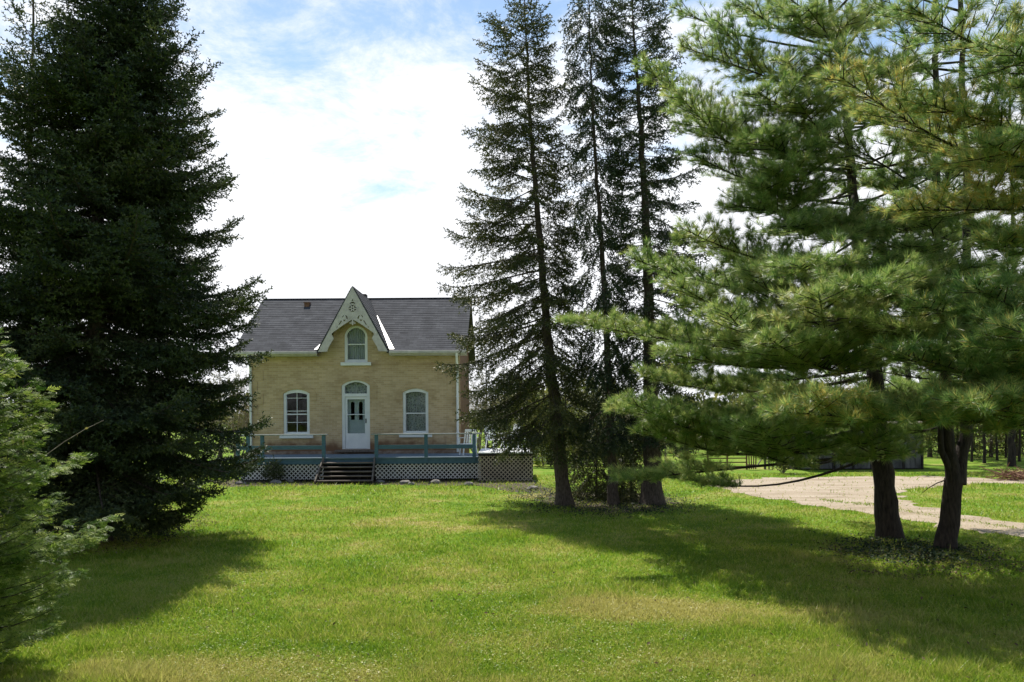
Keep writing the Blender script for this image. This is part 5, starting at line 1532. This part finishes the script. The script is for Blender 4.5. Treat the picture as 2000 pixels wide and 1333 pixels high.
# ------------------------------------------------------------------ grass, litter, ground cover
rgg = np.random.default_rng(200)
def grass():
    n = 660000
    u = rgg.uniform(0, 1, n)
    D = 1 / (1 / 6.8 + (1 / 31.0 - 1 / 6.8) * u ** 1.0)
    px = rgg.uniform(-350, 2350, n)
    x = (px - 1000) / FPX * D
    edge = np.stack([x, D], 1)
    keep = ~inside(drive_loop, x, D) | (inside(strip_loop, x, D) & (rgg.uniform(0, 1, n) < .75)) | (rgg.uniform(0, 1, n) < .05)
    for lp, pr in ((bed_trio, .3), (bed_pine, .35), (bed_house, .4)):
        keep &= ~(inside(lp, x, D) & (rgg.uniform(0, 1, n) < pr))
    keep &= ~((x > dxl) & (x < px1) & (D > YD - .15) & (D < YW + 7))
    x, D = x[keep], D[keep]; n = len(x)
    patch = .5 + .5 * np.sin(x * 1.7 + 1.3 * np.sin(D * .9)) * np.sin(D * 1.3 + x * .6)
    h = (.020 + .040 * rgg.uniform(0, 1, n) ** 2.5 + .024 * patch ** 2) * np.where(D > 24, 1.5, 1) * np.where(rgg.uniform(0, 1, n) < .02, 1.9, 1)
    tc_ = np.stack([rgg.uniform(-7, 9, 260), 1 / rgg.uniform(1 / 28, 1 / 7, 260)], 1)
    for cx_, cy_ in tc_: h *= 1 + .55 * np.exp(-((x - cx_) ** 2 + (D - cy_) ** 2) / .05)
    wd = np.maximum(.0035, .00055 * D) * rgg.uniform(.7, 1.4, n)
    a = rgg.uniform(0, 2 * math.pi, n); lean = rgg.normal(0, .55, (n, 2)) * h[:, None]
    b0 = np.stack([x, D, np.zeros(n)], -1)
    sd_ = np.stack([np.cos(a), np.sin(a), np.zeros(n)], -1) * wd[:, None]
    tip = b0 + np.stack([lean[:, 0], lean[:, 1], h], -1)
    tb = TB()
    tb.soup(np.stack([b0 - sd_, b0 + sd_, tip], 1), np.clip(rgg.normal(.5, .25, n), 0, 1))
    # low broad leaves (clover, weeds) in the near lawn
    m = 95000
    D2_ = 1 / (1 / 6.8 + (1 / 15.0 - 1 / 6.8) * rgg.uniform(0, 1, m)); x2 = (rgg.uniform(-60, 2060, m) - 1000) / FPX * D2_
    dn = np.sin(x2 * 1.1 + .7) * np.sin(D2_ * .8 + x2 * .35) + rgg.normal(0, .5, m)
    k_ = dn > -.1
    P = np.stack([x2, D2_, rgg.uniform(.012, .045, m)], -1)[k_]
    Dd = rgg.normal(0, 1, P.shape); Dd[:, 2] *= .35
    Dd = unit(Dd); up = unit(np.array((0, 0, 1.)) + rgg.normal(0, .35, P.shape)); A = unit(np.cross(up, Dd)); B = np.cross(Dd, A)
    place(tb, LEAF, P, np.stack([Dd, A, B], -1), rgg.uniform(.016, .034, len(P)), np.clip(rgg.normal(.45, .3, len(P)), 0, 1))
    o = tb.build('grass', M['blades'])
    tag(o, 'short green grass and low weeds of the front lawn', 'grass', kind='stuff')
grass()

def scatter(name, loops, n, size, mat, label, cat, seed, hz=.04, flat=.35, soft=0.0):
    rg = np.random.default_rng(seed)
    tb = TB()
    for lp in loops:
        A_ = np.array(lp); lo, hi = A_.min(0), A_.max(0)
        P = rg.uniform(lo, hi, (n * 2, 2)); P = P[inside(lp, P[:, 0], P[:, 1])][:n]
        P = P + rg.normal(0, soft, P.shape) * rg.uniform(0, 1.6, (len(P), 1)) + .25 * np.sin(P[:, ::-1] * 5) * (soft > 0)
        m = len(P)
        Q = np.stack([P[:, 0], P[:, 1], rg.uniform(.008, hz, m)], -1)
        Dd = rg.normal(0, 1, (m, 3)); Dd[:, 2] *= flat; Dd = unit(Dd)
        up = unit(np.array((0, 0, 1.)) + rg.normal(0, .4, (m, 3))); A = unit(np.cross(up, Dd)); B = np.cross(Dd, A)
        place(tb, LEAF, Q, np.stack([Dd, A, B], -1), size * rg.uniform(.6, 1.4, m), rg.uniform(0, 1, m))
    o = tb.build(name, M[mat])
    return tag(o, label, cat, kind='stuff')
scatter('leaf_litter', [bed_trio, bed_house], 1500, .05, 'litter', 'brown fallen leaves under the spruces and along the deck', 'leaf litter', 210, soft=.35)
scatter('ground_cover', [bed_trio], 7500, .05, 'ivy', 'dark low ground cover around the three spruce trunks', 'ground cover', 211, hz=.07, flat=.4, soft=.4)
scatter('ivy', [bed_pine], 3600, .055, 'ivy', 'dark ivy bed around the two pine trunks', 'ivy', 212, hz=.07, flat=.4, soft=.35)
loop_l = rough_loop([(-100, 1075), (60, 1035), (230, 1040), (400, 1000), (430, 1025), (330, 1065), (100, 1110)], .3, .12, seed=9)
loop_r = rough_loop([(1600, 1060), (1750, 1050), (1950, 1075), (2050, 1110), (1900, 1140), (1650, 1125)], .3, .15, seed=19)
scatter('needle_litter', [loop_l, loop_r], 2600, .042, 'litter', 'fallen brown needles and leaves under the huge spruce and the pines', 'needle litter', 213, hz=.05)
near_loop = [(-4.2, 7), (6, 7), (7, 12), (-5, 12)]
scatter('fallen_leaves', [near_loop], 420, .045, 'litter', 'dry fallen leaves dotted over the near lawn', 'fallen leaves', 215, hz=.05)
lp_far = rough_loop([(400, 955), (560, 948), (930, 950), (1000, 970), (700, 952), (450, 975)], .3, .1, seed=12)
